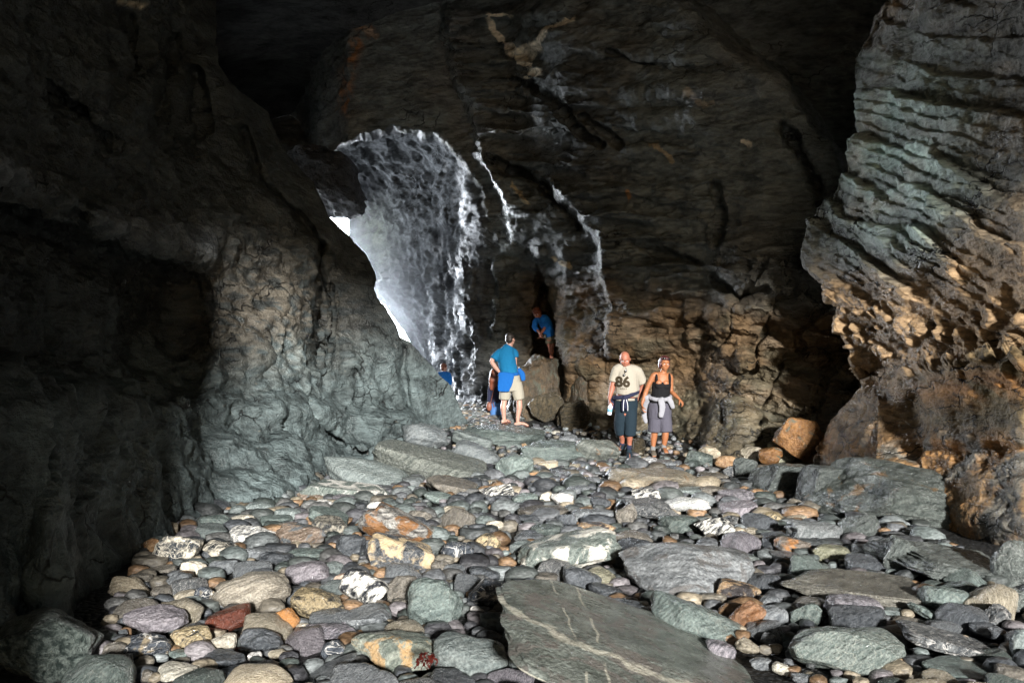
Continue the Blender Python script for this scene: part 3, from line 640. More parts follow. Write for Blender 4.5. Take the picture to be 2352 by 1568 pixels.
# quad, cx, cy, w, h, tilt (clockwise), material, shape (r round, a angular, f flat slab, s smooth), words, landmark short name or None
ST = [
 ('L',1160,1150,350,190,0,'banded','r','large oval tan boulder with fine horizontal banding','banded tan oval boulder'),
 ('L',1060,1280,205,110,-18,'red','b','rust red brick-shaped stone with rounded corners','rust red stone'),
 ('L',715,1280,280,150,-6,'purple','a','large purple grey stone with a flat sloping top','purple grey stone'),
 ('L',815,955,215,145,5,'mottle','r','round boulder marbled in black and cream','marbled round boulder'),
 ('L',700,938,95,72,-15,'orange','r','bright orange lump of stone touching a marbled boulder','orange lump'),
 ('L',1020,960,165,85,12,'mottle','r','marbled dark stone',None),
 ('L',1170,975,125,56,4,'grey','s','flat grey stone',None),('L',1270,1000,155,72,0,'dark','s','smooth dark stone',None),('L',1415,978,185,60,3,'green','s','flat green grey stone',None),
 ('L',1410,1065,210,105,-4,'purple','s','almond-shaped purple grey stone with a pointed right end','almond-shaped purple stone'),
 ('L',895,1045,115,72,20,'cream','r','cream egg-shaped stone',None),('L',1030,1035,135,75,0,'grey','a','plain grey stone',None),
 ('L',1825,850,345,165,20,'rustmix','a','big craggy boulder with rusty orange and white crust','rust crusted boulder'),
 ('L',1830,985,310,165,20,'tanband','b','long dark boulder with a broad tan stripe along its top','tan striped long boulder'),
 ('L',1160,885,215,82,-3,'whitemix','a','knobbly white and grey stone','knobbly white stone'),
 ('L',1385,890,235,98,6,'brown','a','brown grey angular stone','brown angular stone'),
 ('L',1125,820,130,56,8,'cream','a','cream coloured flat stone',None),('L',1515,815,195,95,16,'green','f','green slate slab tipped down to the right','tipped green slab'),
 ('L',1270,815,155,52,0,'green','f','thin green slate',None),('L',1330,793,135,55,6,'greygreen','s','grey green flat stone',None),
 ('L',1490,748,88,52,-5,'whitemix','r','white speckled round stone','white speckled stone'),('L',1440,708,148,50,0,'brown','s','tan brown oval stone',None),
 ('L',1105,648,150,72,5,'mottle','r','dark veined stone with an orange left end',None),('L',1092,715,140,66,10,'orange','s','orange brown flat stone',None),
 ('L',1230,655,85,60,0,'cream','a','knobbly cream stone',None),
 ('L',1610,682,420,88,5,'whitestreak','f','long flat green slab with white streaks','white streaked slab'),
 ('L',1690,608,450,135,16,'greygreen','s','long smooth grey boulder sloping down to the right at the foot of the wall','long sloping boulder'),
 ('L',1985,572,540,150,14,'striated','b','long grey slab with many parallel splits in its top','split grey slab'),
 ('L',2190,530,230,110,26,'bluegrey','s','rounded blue grey slab leaning behind the split grey slab','leaning blue grey slab'),
 ('L',1955,440,215,120,14,'bluegrey','r','smooth blue grey boulder at the nose of the left wall','smooth blue grey boulder'),
 ('L',1768,565,95,62,10,'whitemix','r','small white and black stone',None),('L',1725,510,90,40,0,'whitemix','a','small speckled stone',None),
 ('L',1670,1135,215,155,30,'whiteblack','a','upright stone streaked black and bright white','black and white streaked stone'),
 ('L',1460,1210,250,155,8,'yellowblack','a','craggy yellow tan stone with black veins','yellow tan craggy stone'),
 ('L',1325,1280,112,120,-25,'orangedark','a','upright dark stone with an orange lower side',None),('L',1203,1283,92,44,5,'rust','s','small reddish flat stone',None),
 ('L',2000,1215,265,260,10,'green','a','tall green grey block with flat faces','tall green block'),
 ('L',1845,1130,155,135,0,'brown2','a','grey brown triangular stone',None),
 ('L',2255,1160,215,155,-10,'blackvein','a','black rounded boulder laced with white veins','white veined black boulder'),
 ('L',2105,965,160,95,4,'blackvein','r','dark round stone with pale flecks',None),('L',2020,1040,82,70,0,'brown2','r','brown egg-shaped stone',None),('L',2225,1065,145,62,5,'dark','s','dark flat stone',None),
 ('L',1670,1265,245,115,-8,'grey','f','flat grey slab',None),
 ('L',890,1365,190,115,0,'yellowblack','r','yellow and black marbled stone','yellow marbled stone'),('L',1030,1385,118,90,8,'cream','a','rough cream stone','rough cream stone'),
 ('L',1205,1370,195,112,6,'dark','s','dark grey rounded stone',None),('L',680,1405,205,125,10,'blackvein','a','black stone crossed by white veins',None),('L',525,1425,112,90,0,'brown2','r','brown grey round stone',None),
 ('L',1170,1448,66,50,0,'white','r','small white pebble',None),('L',1275,1435,86,46,0,'tan','s','small tan stone',None),('L',1040,1455,185,82,0,'dark','f','dark slate stone',None),('L',815,1520,185,90,4,'creamgrey','r','pale cream grey stone',None),
 ('L',1530,1415,112,98,-20,'blackvein','a','black veined stone',None),('L',1520,1330,245,82,5,'purplemix','a','mottled purple grey stone',None),
 ('L',1800,1420,390,190,10,'greenor','a','big green grey boulder with rusty left end','rusty ended green boulder'),
 ('L',2165,1455,355,200,14,'greygreen','s','large smooth rounded green grey boulder beside red seaweed','smooth rounded green boulder'),
 ('L',1510,1520,265,100,-25,'grey','f','grey stone tilted up to the right',None),('L',1150,1525,340,105,-5,'dark','f','broad dark slab',None),('L',525,1550,205,52,0,'grey','f','flat grey stone',None),('L',680,1535,62,60,0,'brown2','r','small brown stone',None),
 ('L',825,1440,105,52,0,'green','s','greenish stone',None),('L',830,1100,135,100,22,'grey','a','blue grey slate stone',None),('L',945,1165,105,92,10,'blackvein','a','dark stone with a white vein',None),
 ('L',750,1150,112,62,5,'brown2','s','brown flat stone',None),('L',860,1170,120,62,-10,'tan','s','tan brown stone',None),('L',2010,715,145,52,5,'green','s','small green flat stone',None),
 ('L',2280,695,165,72,-4,'whiteblack','a','craggy white and black stone','craggy white and black stone'),('L',2085,775,98,42,4,'tan','s','tan flat stone',None),('L',2275,845,82,46,0,'cream','r','cream oval pebble',None),('L',2235,920,125,72,6,'yellowblack','r','tan stone with dark veins',None),
 ('L',1610,940,140,120,-6,'dark','a','dark angular stone',None),('L',975,752,165,62,0,'dark','s','dark grey flat stone',None),('L',1000,838,155,82,3,'green','s','dark green smooth stone',None),('L',1190,762,135,52,6,'greygreen','s','grey green flat stone',None),
 ('L',1565,1095,85,62,-8,'pink','r','pinkish tan rounded stone',None),('L',1840,1205,78,52,0,'brown2','r','small brown stone',None),('L',2190,1238,64,44,10,'white','r','small white pebble',None),('L',1735,757,105,46,0,'white','a','flat white stone',None),
 ('L',565,1345,50,50,0,'grey','r','small round grey pebble',None),('L',645,1090,120,55,0,'brown2','s','brown grey stone',None),('L',740,1045,140,45,-6,'brown2','f','thin brown stone',None),('L',1930,805,110,60,10,'brown2','r','brown stone',None),
 ('L',1325,1145,70,45,0,'tan','r','small tan pebble',None),('L',2090,1050,110,60,0,'grey','s','grey stone',None),('L',1530,1040,100,60,0,'greygreen','s','small grey green stone',None),('L',1590,720,120,44,0,'purplemix','s','purple flecked flat stone',None),
 ('L',1945,607,140,50,4,'purple','s','purple brown flat stone',None),('L',1600,1300,80,40,0,'purplemix','s','small purple flat pebble',None),('L',1390,1310,60,45,0,'cream','r','small cream pebble',None),('L',880,1200,110,60,0,'greygreen','s','grey green stone',None),
 ('L',2060,660,250,90,12,'brown2','f','brown grey slab leaning under the split grey slab',None),
 # right half
 ('R',850,1560,1900,390,19,'giant','G','giant green grey slab with thin white quartz lines','giant quartz-lined slab'),
 ('R',800,1055,640,280,3,'palestreak','P','big pale grey boulder with a streaked ridge','big pale ridged boulder'),
 ('R',1550,1125,660,175,4,'brown2b','f','long flat brown grey boulder','long flat brown boulder'),
 ('R',250,975,490,175,-12,'greenwhite','a','green grey boulder with a white crusted top','white crusted green boulder'),
 ('R',850,1285,450,190,20,'green','s','smooth green boulder sloping down to the right','sloping green boulder'),
 ('R',1540,1410,500,250,2,'greenvein','a','large pale green boulder with speckled top','large pale green boulder'),
 ('R',1570,1228,255,135,6,'granite','r','purple grey granite-like boulder','purple granite boulder'),
 ('R',2040,1390,510,120,14,'veindark','b','long dark boulder covered in pale net veins','net veined long boulder'),
 ('R',2050,1505,335,115,5,'green','f','green slate boulder',None),('R',1990,1185,225,135,14,'green','s','smooth dark green boulder',None),
 ('R',1355,1255,155,120,0,'darkgreen','a','dark green grey block',None),('R',1195,1265,160,100,8,'grey','s','grey stone',None),
 ('R',1030,1145,225,120,22,'orangetan','a','orange tan stone with black patches','orange tan stone'),('R',1080,1262,125,150,32,'rustbrown','b','rust brown wedge of stone','rust brown wedge'),
 ('R',960,1415,145,80,22,'purplemix','s','smooth purple grey oval stone','purple oval stone'),('R',412,1080,140,90,24,'tanstripe','s','tan green striped stone','tan striped stone'),
 ('R',310,1095,205,110,16,'dark','s','smooth dark stone',None),('R',560,1245,235,110,16,'dark','a','dark rough stone',None),('R',575,955,180,100,6,'dark','a','dark angular stone',None),
 ('R',1470,970,185,78,0,'olive','s','olive grey rounded stone','olive stone'),('R',1290,940,165,90,8,'brownor','a','brown stone with orange edge',None),('R',1270,992,155,56,2,'grey','f','grey flat stone',None),
 ('R',930,850,185,112,0,'whiteblack','a','black and white mottled boulder',None),('R',800,747,215,74,0,'whitequartz','s','bright white streaked oval stone','white oval stone'),
 ('R',640,770,235,105,8,'veindark','a','dark veined angular stone',None),('R',388,857,168,62,5,'orangetan','s','flat orange tan stone','flat orange stone'),
 ('R',525,805,105,102,-12,'brown2','a','brown blocky stone',None),('R',380,800,215,72,0,'grey','s','grey oval stone',None),
 ('R',655,622,430,112,2,'brownspeck','f','wide flat tan brown boulder by the two walkers','wide flat tan boulder'),
 ('R',230,725,105,62,6,'white','r','white rounded stone',None),('R',155,717,72,56,-15,'cream','r','cream pebble',None),('R',615,705,135,70,0,'whiteblack','a','mottled dark stone',None),('R',400,740,110,52,5,'dark','s','small dark stone',None),
 ('R',760,835,205,82,3,'darkgreen','s','dark green smooth stone',None),('R',1190,815,128,62,0,'yellowblack','a','yellowish rough stone',None),('R',1308,815,98,36,-4,'tan','s','thin tan stone',None),('R',1095,870,72,40,0,'tan','r','small tan pebble',None),
 ('R',1035,705,175,70,4,'granite','a','mottled grey angular stone',None),('R',1035,772,190,78,-8,'purple','f','purple brown flat stone',None),('R',150,865,165,56,0,'darkgreen','s','dark greenish flat stone',None),
 ('R',40,945,105,70,-8,'greygreen','r','grey green rounded stone',None),('R',150,778,245,54,-2,'brown2','f','long brown grey flat stone',None),('R',60,722,120,56,0,'green','r','green grey pebble',None),
 ('R',80,900,140,46,0,'grey','s','flat grey pebble',None),('R',75,810,110,40,0,'dark','s','flat dark pebble',None),('R',250,820,80,70,-20,'dark','a','dark blocky stone',None),('R',1030,830,120,60,4,'veindark','a','dark flecked stone',None),
 ('R',290,640,160,34,-6,'grey','f','thin grey slate',None),('R',200,610,140,30,-3,'grey','f','thin slate',None),('R',120,660,90,30,0,'dark','s','flat dark pebble',None),('R',300,680,120,40,-10,'grey','s','flat grey pebble',None),
 ('R',820,685,140,44,0,'greygreen','f','flat grey green stone',None),('R',930,690,140,50,0,'brown2','s','brown flat stone',None),('R',920,620,130,44,0,'brown2','f','brown slab',None),
 ('R',1220,890,160,44,0,'dark','f','flat dark stone',None),('R',1100,905,110,44,0,'brown2','f','flat brown stone',None),('R',600,885,130,40,0,'grey','f','thin grey stone',None),('R',660,960,90,40,0,'dark','s','dark pebble',None),
 ('R',1185,1195,110,66,0,'grey','r','small grey round stone',None),('R',1750,1240,110,50,6,'greygreen','s','grey green stone',None),('R',1830,1290,170,60,6,'brown2','s','brown smooth stone',None),('R',1780,1460,70,40,10,'orangetan','r','small orange tan pebble',None),
 ('R',2040,1260,130,50,8,'dark','s','dark flat stone',None),('R',2200,1330,190,80,14,'dark','s','dark smooth boulder',None),('R',2230,1265,170,120,24,'veindark','a','dark glittering rough boulder',None),('R',2300,1400,80,60,0,'brown2','r','brown stone',None),
 ('R',2330,1400,90,160,0,'greygreen','r','grey green boulder cut off by the picture edge',None),('R',2290,1530,140,90,4,'brown2','s','brown grey boulder',None),('R',1880,1540,160,60,0,'brown2','s','brown grey stone',None),
 ('R',1340,1545,110,50,0,'grey','s','grey stone',None),('R',1150,1480,110,60,0,'grey','s','grey stone with pale flecks',None),('R',1240,1500,100,60,10,'creamgrey','s','pale cream grey stone',None),('R',1180,1360,90,60,10,'grey','a','small grey block',None),
 ('R',1080,1400,110,70,20,'tan','a','pale tan stone',None),('R',430,1150,170,70,16,'dark','s','dark stone',None),('R',160,1090,120,60,0,'brown2','r','brown stone',None),('R',90,1110,90,50,0,'dark','r','dark pebble',None),
 ('R',1740,1420,120,60,14,'tanstripe','s','tan grey striped stone',None),('R',2180,1180,120,80,20,'brown2','s','brown boulder',None),('R',1930,1255,190,70,24,'green','f','thin green slab',None),
 ('R',20,1170,60,130,0,'veindark','a','dark veined stone',None),('R',25,1480,80,150,0,'greygreen','r','grey green stone at the lower edge',None),
 ('R',1000,745,80,34,0,'grey','s','small grey pebble',None),
 ('R',1395,880,250,95,6,'slatelight','b','pale grey block with a flat bright top','pale flat-topped block'),
 # middle distance
 ('M',690,1195,640,185,6,'green','F','broad green slab on which the man in blue stands','broad green slab'),
 ('M',1080,1335,520,175,2,'green','a','green grey ledge of bedrock in front of the broad green slab','green bedrock ledge'),
 ('M',1440,1340,380,200,4,'greengrey2','a','green grey bedrock hump just left of the walking man','bedrock hump'),
 ('M',1200,1232,175,72,0,'grey','a','wet grey stone',None),('M',1190,1187,62,30,0,'grey','s','small wet stone',None),('M',1095,1180,70,34,0,'creamgrey','s','small bright wet stone',None),('M',960,1142,110,28,4,'grey','f','flat pale stone',None),('M',970,1165,120,26,4,'grey','f','thin grey stone',None),
 ('M',830,1278,72,42,0,'orangetan','r','small orange tan pebble',None),('M',697,1290,46,26,0,'tan','r','small tan pebble',None),('M',1030,1440,168,72,-8,'creambrown','s','cream brown smooth stone','cream brown stone'),('M',1245,1450,105,52,0,'tan','a','tan stone',None),
 ('M',930,1522,125,62,4,'orange','r','orange stone',None),('M',760,1450,315,190,0,'green','r','rounded green boulder','rounded green boulder'),('M',1340,1470,120,40,0,'tan','s','pale tan flat stone',None),
 ('M',1850,1415,165,82,0,'whitewet','r','wet glistening stone in front of the woman','glistening wet stone'),('M',1745,1300,130,150,0,'wetrock','a','wet grey rock between the two walkers',None),
 
 ('M',2230,1390,235,130,8,'darkgreen','a','dark green boulder right of the woman',None),('M',2300,1310,140,110,0,'orangetan','a','rough orange tan rock behind the dark green boulder',None),
 ('M',450,1230,330,150,14,'greygreen','f','long grey green slab behind the leaning blue grey slab',None),('M',1480,1505,150,30,0,'grey','f','thin dark slate',None),('M',1250,1520,200,30,0,'dark','f','thin dark slab',None),('M',1120,1500,150,40,3,'dark','s','dark flat stone',None),
 ('R',990,550,115,66,6,'orange','a','rough orange rock',None),('R',1110,520,125,76,-6,'tan','a','rough tan rock',None),('R',905,512,110,62,10,'creambrown','a','cream brown rock',None),('R',1065,505,50,40,0,'tan','r','small tan rock',None),
 ('R',1325,455,245,200,8,'orangebig','a','big orange brown boulder against the back wall','big orange brown boulder'),('R',1230,515,130,100,0,'olive','a','olive brown rock',None),('R',1400,525,80,70,0,'orangebig','a','small rusty rock',None),('R',1195,525,120,80,-8,'orangebig','a','orange brown rock with wet facets',None),('R',1450,560,90,60,0,'orangebig','a','low rusty brown rock',None),
 ('R',700,560,110,40,0,'grey','f','grey stone behind the wide tan boulder',None),('R',1030,600,120,60,0,'veindark','a','dark wet rock',None),
 ('R',160,300,150,130,-14,'wetrock','a','wet pointed rock at the foot of the back wall','wet pointed rock'),('R',300,345,180,150,-8,'wetrock','a','wet cone of rock at the foot of the back wall','wet cone of rock'),
 # bedrock at the right
 ('R',1240,650,270,185,3,'slate','K','dark slate block with a bright wet left edge','dark slate block'),('R',1420,700,215,255,-2,'slate','C','rounded slate pillar lying against the wall','rounded slate pillar'),
 ('R',1850,735,830,330,8,'slateor','K2','great slate outcrop with a bright wet left face','great slate outcrop'),('R',1600,860,190,130,-10,'slate','a','wedge of slate at the foot of the great slate outcrop',None),
 ('R',1960,1000,560,190,8,'slatev','K3','broad stepped slate bed split by deep cracks','stepped slate bed'),('R',1800,990,180,160,24,'slate','b','split slate block with a bright edge',None),('R',1640,960,190,80,6,'grey','f','flat grey slate at the edge of the stepped slate bed',None),
 ('R',2300,1030,180,260,10,'slatev','a','rough slate bank at the right edge',None),('R',2310,1190,150,120,10,'slatev','a','glittering slate lump',None),('R',1075,590,110,110,0,'slate','a','dark angular rock beside the slate block',None),
 ('L',190,1395,520,330,4,'barnacle','r','rough pitted boulder in the lower left corner','pitted corner boulder'),
]
def stone_mats():
    G = (.105, .128, .115)
    M = {}
    def add(n, *a, **k): M[n] = stone_material(n.replace('2b', '').replace('2', '') + '_stone' if False else 'stone_' + n, *a, **k)
    add('green', (.08, .102, .096), (.165, .20, .185), vein=(.3, .3, .26), vein_amt=.05)
    add('darkgreen', (.04, .052, .048), (.10, .12, .11), vein=(.3, .3, .26), vein_amt=.05)
    add('greygreen', (.105, .125, .122), (.20, .225, .215))
    add('greengrey2', (.08, .09, .08), (.17, .18, .16), patch=(.2, .13, .08), patch_amt=.3)
    add('grey', (.075, .082, .088), (.18, .19, .195))
    add('bluegrey', (.10, .115, .12), (.20, .215, .215), band=(.6, .6, 5))
    add('dark', (.035, .04, .045), (.105, .113, .122), rough=.28)
    add('purple', (.12, .11, .12), (.24, .22, .235), band=(.8, .8, 4))
    add('purplemix', (.06, .06, .068), (.25, .23, .25), scale=16)
    add('granite', (.07, .068, .075), (.30, .28, .30), scale=26, band=(1, 1, 1))
    add('banded', (.17, .15, .12), (.36, .325, .265), band=(.35, .35, 6), scale=12)
    add('red', (.085, .026, .016), (.15, .05, .032), scale=14, band=(1, 1, 1), patch=(.07, .04, .03), patch_amt=.2)
    add('rust', (.15, .06, .03), (.27, .14, .09))
    add('rustbrown', (.11, .05, .022), (.27, .15, .085))
    add('orange', (.17, .085, .035), (.38, .25, .14), band=(1, 1, 1))
    add('orangebig', (.10, .045, .014), (.20, .10, .035), band=(1, 1, 2), patch=(.07, .07, .05), patch_amt=.3, rough=.36)
    add('orangetan', (.22, .135, .07), (.42, .32, .21), patch=(.05, .045, .045), patch_amt=.35)
    add('orangedark', (.06, .06, .065), (.14, .13, .12), patch=(.36, .17, .06), patch_amt=.75)
    add('cream', (.36, .32, .25), (.60, .56, .47), band=(1, 1, 2), vein=(.1, .09, .08), vein_amt=.1)
    add('creamgrey', (.26, .25, .21), (.46, .43, .36))
    add('creambrown', (.24, .20, .14), (.46, .40, .30))
    add('white', (.52, .50, .46), (.74, .72, .68), vein=(.2, .2, .2), vein_amt=.1)
    add('whitequartz', (.34, .35, .33), (.78, .77, .74), band=(.3, .6, 5), vein=(.12, .13, .12), vein_amt=.4)
    add('whitemix', (.10, .105, .11), (.62, .60, .55), scale=14, band=(1, 1, 2), lo=.4, hi=.6)
    add('whiteblack', (.022, .024, .028), (.66, .64, .58), scale=8, band=(1, 1, 3), lo=.44, hi=.6)
    add('whitestreak', (.08, .098, .088), (.17, .19, .17), patch=(.5, .48, .44), patch_amt=.55, band=(.4, .8, 5))
    add('whitewet', (.10, .10, .10), (.6, .6, .6), scale=10, rough=.22, bumpd=.03)
    add('mottle', (.022, .026, .03), (.44, .40, .32), scale=9, band=(1, 1, 2), lo=.42, hi=.64, vein=(.5, .46, .38), vein_amt=.6)
    add('blackvein', (.018, .022, .028), (.075, .085, .10), vein=(.6, .58, .54), vein_amt=.55, vscale=4, patch=(.26, .21, .14), patch_amt=.2, rough=.34)
    add('veindark', (.028, .032, .036), (.12, .125, .125), vein=(.5, .48, .45), vein_amt=.45, vscale=7, rough=.34)
    add('yellowblack', (.022, .022, .022), (.33, .265, .16), scale=7, lo=.38, hi=.5, vein=(.03, .03, .03), vein_amt=.6)
    add('brown', (.12, .085, .06), (.24, .19, .15), patch=(.10, .11, .115), patch_amt=.4)
    add('brown2', (.085, .078, .066), (.19, .172, .145))
    add('brown2b', (.11, .105, .09), (.21, .20, .17), band=(.4, .6, 5), vein=(.3, .28, .22), vein_amt=.05)
    add('brownspeck', (.13, .12, .095), (.28, .24, .18), patch=(.19, .14, .09), patch_amt=.2, scale=15)
    add('brownor', (.12, .10, .08), (.22, .19, .16), patch=(.34, .16, .06), patch_amt=.55)
    add('pink', (.34, .24, .18), (.48, .37, .29))
    add('tan', (.17, .15, .11), (.36, .32, .25))
    add('tanstripe', (.15, .15, .105), (.40, .37, .27), band=(.3, .3, 7), scale=14)
    add('tanband', (.028, .033, .038), (.10, .105, .11), patch=(.40, .31, .19), patch_amt=.62, vein=(.4, .36, .3), vein_amt=.2)
    add('rustmix', (.11, .105, .10), (.44, .42, .38), scale=8, patch=(.28, .14, .06), patch_amt=.45, lo=.4, hi=.62)
    add('greenor', (.085, .10, .085), (.20, .215, .18), patch=(.30, .20, .10), patch_amt=.35)
    add('striated', (.08, .09, .08), (.205, .215, .19), band=(.3, 3.2, 6), scale=7, bumpd=.02)
    add('palestreak', (.14, .15, .155), (.31, .325, .33), band=(.6, 1.8, 2.6), scale=6, patch=(.14, .135, .13), patch_amt=.4, bumpd=.011)
    add('greenwhite', (.085, .105, .095), (.18, .20, .18), patch=(.50, .48, .42), patch_amt=.5)
    add('greenvein', (.10, .125, .115), (.20, .225, .205), vein=(.42, .42, .36), vein_amt=.12, scale=14)
    add('giant', (.085, .095, .082), (.165, .18, .16), band=(.8, .9, 1.6), scale=5, patch=(.12, .112, .10), patch_amt=.45, bumpd=.012, lines=[((.326, .1, .945), .02, .012, .2), ((.326, .1, .945), -.12, .007, .35), ((.945, .1, -.326), -.74, .010, .42), ((.945, .05, -.326), -.60, .012, .42)])
    add('olive', (.12, .12, .08), (.235, .23, .165))
    add('slatelight', (.11, .12, .12), (.23, .24, .24), rough=.3, bumpd=.02)
    add('slate', (.05, .058, .055), (.115, .128, .12), rough=.24, bumpd=.02, band=(.5, .8, 3))
    add('slateor', (.055, .066, .06), (.13, .145, .132), rough=.24, bumpd=.022, patch=(.15, .095, .045), patch_amt=.15, scale=5)
    add('slatev', (.055, .064, .06), (.135, .15, .14), rough=.28, bumpd=.022, vein=(.5, .5, .48), vein_amt=.05, vscale=2, scale=6)
    add('wetrock', (.035, .032, .024), (.10, .08, .05), rough=.22, bumpd=.04, scale=8)
    add('barnacle', (.03, .042, .038), (.17, .20, .18), scale=24, band=(1, 1, 1), bumpd=.05, lo=.38, hi=.62, rough=.34)
    return M

SHAPES = {'r': dict(cuts=11, box=.2, lo=.76, sharp=16, rough=.05), 's': dict(cuts=8, box=.16, lo=.78, sharp=12, rough=.035), 'a': dict(cuts=14, box=.32, lo=.68, sharp=22, rough=.07), 'b': dict(cuts=5, box=.9, lo=.88, sharp=14, rough=.04),
          'f': dict(cuts=9, box=.55, lo=.74, sharp=18, rough=.04, layered=.03, planes=[((0.05, -.15, 1), .62)]),
          'F': dict(cuts=8, box=.6, lo=.76, sharp=16, rough=.05, planes=[((0.0, -.1, 1), .6)]),
          'G': dict(cuts=5, box=.36, lo=.84, sharp=12, rough=.05, planes=[((-.2, -.85, .5), .50), ((.15, .35, 1), .60)]),
          'P': dict(cuts=9, box=.3, lo=.78, sharp=22, rough=.05, layered=.02, planes=[((-.75, -.55, .75), .52), ((.55, -.75, .6), .58), ((.2, .2, 1), .8)]),
          'K': dict(cuts=5, box=1.0, lo=.9, sharp=20, rough=.04, planes=[((-.93, -.15, .32), .74)]), 'C': dict(cuts=4, box=.7, lo=.9, sharp=14, rough=.03, planes=[((-.93, -.15, .32), .72)]), 
          'K2': dict(cuts=9, box=.7, lo=.78, sharp=24, rough=.05, layered=.03, planes=[((-.93, -.16, .32), .66), ((.25, -.9, .75), .72)]),
          'K3': dict(cuts=9, box=.8, lo=.78, sharp=24, rough=.06, layered=.07, planes=[((.0, -.3, 1), .55), ((-.93, -.15, .32), .7)])}
DEEP = {'G': 1.0, 'P': .8, 'K': .8, 'C': .8, 'K2': .8, 'K3': 1.0, 'F': .9, 'f': .85, 'b': .6, 's': .72, 'r': .75, 'a': .72}

def build_stones():
    M = stone_mats()
    placed = []                                     # x, y, half extents, image box, words
    for k, (q, zx, zy, zw, zh, tilt, mat, shp, words, land) in enumerate(ST):
        fn, sc = QUAD[q]
        sx, sy = fn(zx, zy); s2 = 1568 / 1632.
        px, py, pw, ph = sx * s2, sy * s2, zw / sc * s2, zh / sc * s2
        ca, sa = abs(math.cos(math.radians(tilt))), abs(math.sin(math.radians(tilt)))
        # the box in the list is the unrotated outline
        deep = DEEP[shp]; turnable = shp not in ('K', 'C', 'K2', 'K3', 'G', 'P')
        Y = 8.0
        for it in range(40):
            W = pw / FP * Y; T = ph / FP * Y
            dep = (py - 784) / FP
            Dp = W * deep
            if shp in 'sfrab': Dp = min(Dp, T * 2.6)
            th = math.sqrt(max((T) ** 2 - (Dp * dep) ** 2, (T * .45) ** 2))
            zc = EYE - dep * Y
            want = float(ground_z((px - 1176) / FP * Y, Y)) + th * (.2 if shp in ('K', 'C', 'K2', 'G') else .30 if T > .35 else .36)
            Y2 = (EYE - want) / max(dep, .02)
            Y = Y + .6 * (min(Y2, 13.5 if mat == 'orangebig' else 19.) - Y)
        lev = 6 if pw > 230 else (5 if pw > 75 else 4)
        sh = dict(SHAPES[shp])
        V, F = stone_shape(100 + k * 7, lev, **sh)
        V = V * np.array([W / 2, Dp / 2, th / 2]) * 1.04
        a = math.radians(-tilt)                     # roll in the plane facing the viewer
        R = np.array(Matrix.Rotation(-a, 3, 'Y'))
        yaw = np.array(Matrix.Rotation(random.uniform(-.25, .25) * turnable, 3, 'Z'))
        V = V @ (R @ yaw).T
        me = mesh_np('boulder' if W > .42 else 'stone', V, F)
        c = at(px, py, Y)
        base = Vector((c.x, c.y, c.z))
        o = link('boulder' if W > .42 else 'stone', me, M[mat], loc=base)
        placed.append(dict(o=o, px=px, py=py, pw=pw, ph=ph, x=c.x, y=c.y, z=c.z, rx=W / 2, ry=Dp / 2, words=words, land=land, W=W))
    # ---------------- loose stones between them
    r = np.random.RandomState(5)
    poly = [(330, 1240), (440, 1120), (520, 1092), (720, 1085), (860, 1095), (1000, 1110), (1150, 1075), (1250, 1048), (1400, 1062), (1560, 1075), (1700, 1085), (1900, 1100), (2080, 1180), (2200, 1260), (2300, 1330), (2420, 1390), (2420, 1640), (150, 1640), (215, 1480), (300, 1330)]
    def inside(px, py):
        c = False; j = len(poly) - 1
        for i in range(len(poly)):
            xi, yi = poly[i]; xj, yj = poly[j]
            if (yi > py) != (yj > py) and px < (xj - xi) * (py - yi) / (yj - yi) + xi: c = not c
            j = i
        return c
    bx = np.array([p['x'] for p in placed]); by = np.array([p['y'] for p in placed]); brx = np.array([p['rx'] for p in placed]); bry = np.array([p['ry'] for p in placed])
    cand = []
    for size, n in ((.34, 260), (.27, 700), (.20, 2200), (.14, 4500), (.09, 3500)):
        for t in range(n):
            y = 3.9 + (14.6 - 3.9) * r.rand() ** 1.25; x = (r.uniform(100, 2420) - 1176) / FP * y
            if size < .06 and y > 7.5: continue
            z = float(ground_z(x, y)); px = 1176 + x / y * FP; py = 784 + (EYE - z) / y * FP
            if not inside(px, py): continue
            s = size * r.uniform(.8, 1.25)
            cand.append((x, y, s, px, py))
    cell = {}
    keep = []
    for x, y, s, px, py in cand:
        ex_ = .85 if s > .12 else .55
        q = ((x - bx) / (brx * ex_ + s * .2)) ** 2 + ((y - by) / (bry * ex_ + s * .2)) ** 2
        if (q < 1).any(): continue
        ix, iy = int(x // .3), int(y // .3); ok = True
        for a in (-1, 0, 1):
            for b in (-1, 0, 1):
                for (x2, y2, s2) in cell.get((ix + a, iy + b), ()):
                    if (x - x2) ** 2 + (y - y2) ** 2 < (.35 * (s + s2)) ** 2: ok = False; break
                if not ok: break
            if not ok: break
        if ok:
            cell.setdefault((ix, iy), []).append((x, y, s)); keep.append((x, y, s, px, py))
    keep.sort(key=lambda t: -t[2] / t[1])
    NIND = 285 - len(placed)
    pals = ['grey', 'green', 'dark', 'greygreen', 'brown2', 'dark', 'grey', 'purple', 'veindark', 'tan', 'darkgreen', 'purplemix', 'mottle', 'bluegrey', 'dark', 'darkgreen', 'creambrown']
    word = {'grey': 'grey', 'green': 'green grey', 'dark': 'dark', 'greygreen': 'pale green grey', 'brown2': 'brown', 'purple': 'purple grey', 'veindark': 'dark veined', 'tan': 'tan', 'darkgreen': 'dark green', 'purplemix': 'purple flecked', 'mottle': 'black and cream', 'bluegrey': 'blue grey', 'creambrown': 'cream brown'}
    shapes = [stone_shape(900 + j, 4, **SHAPES['rasfaa'[j % 6]]) for j in range(14)]
    protos = {}
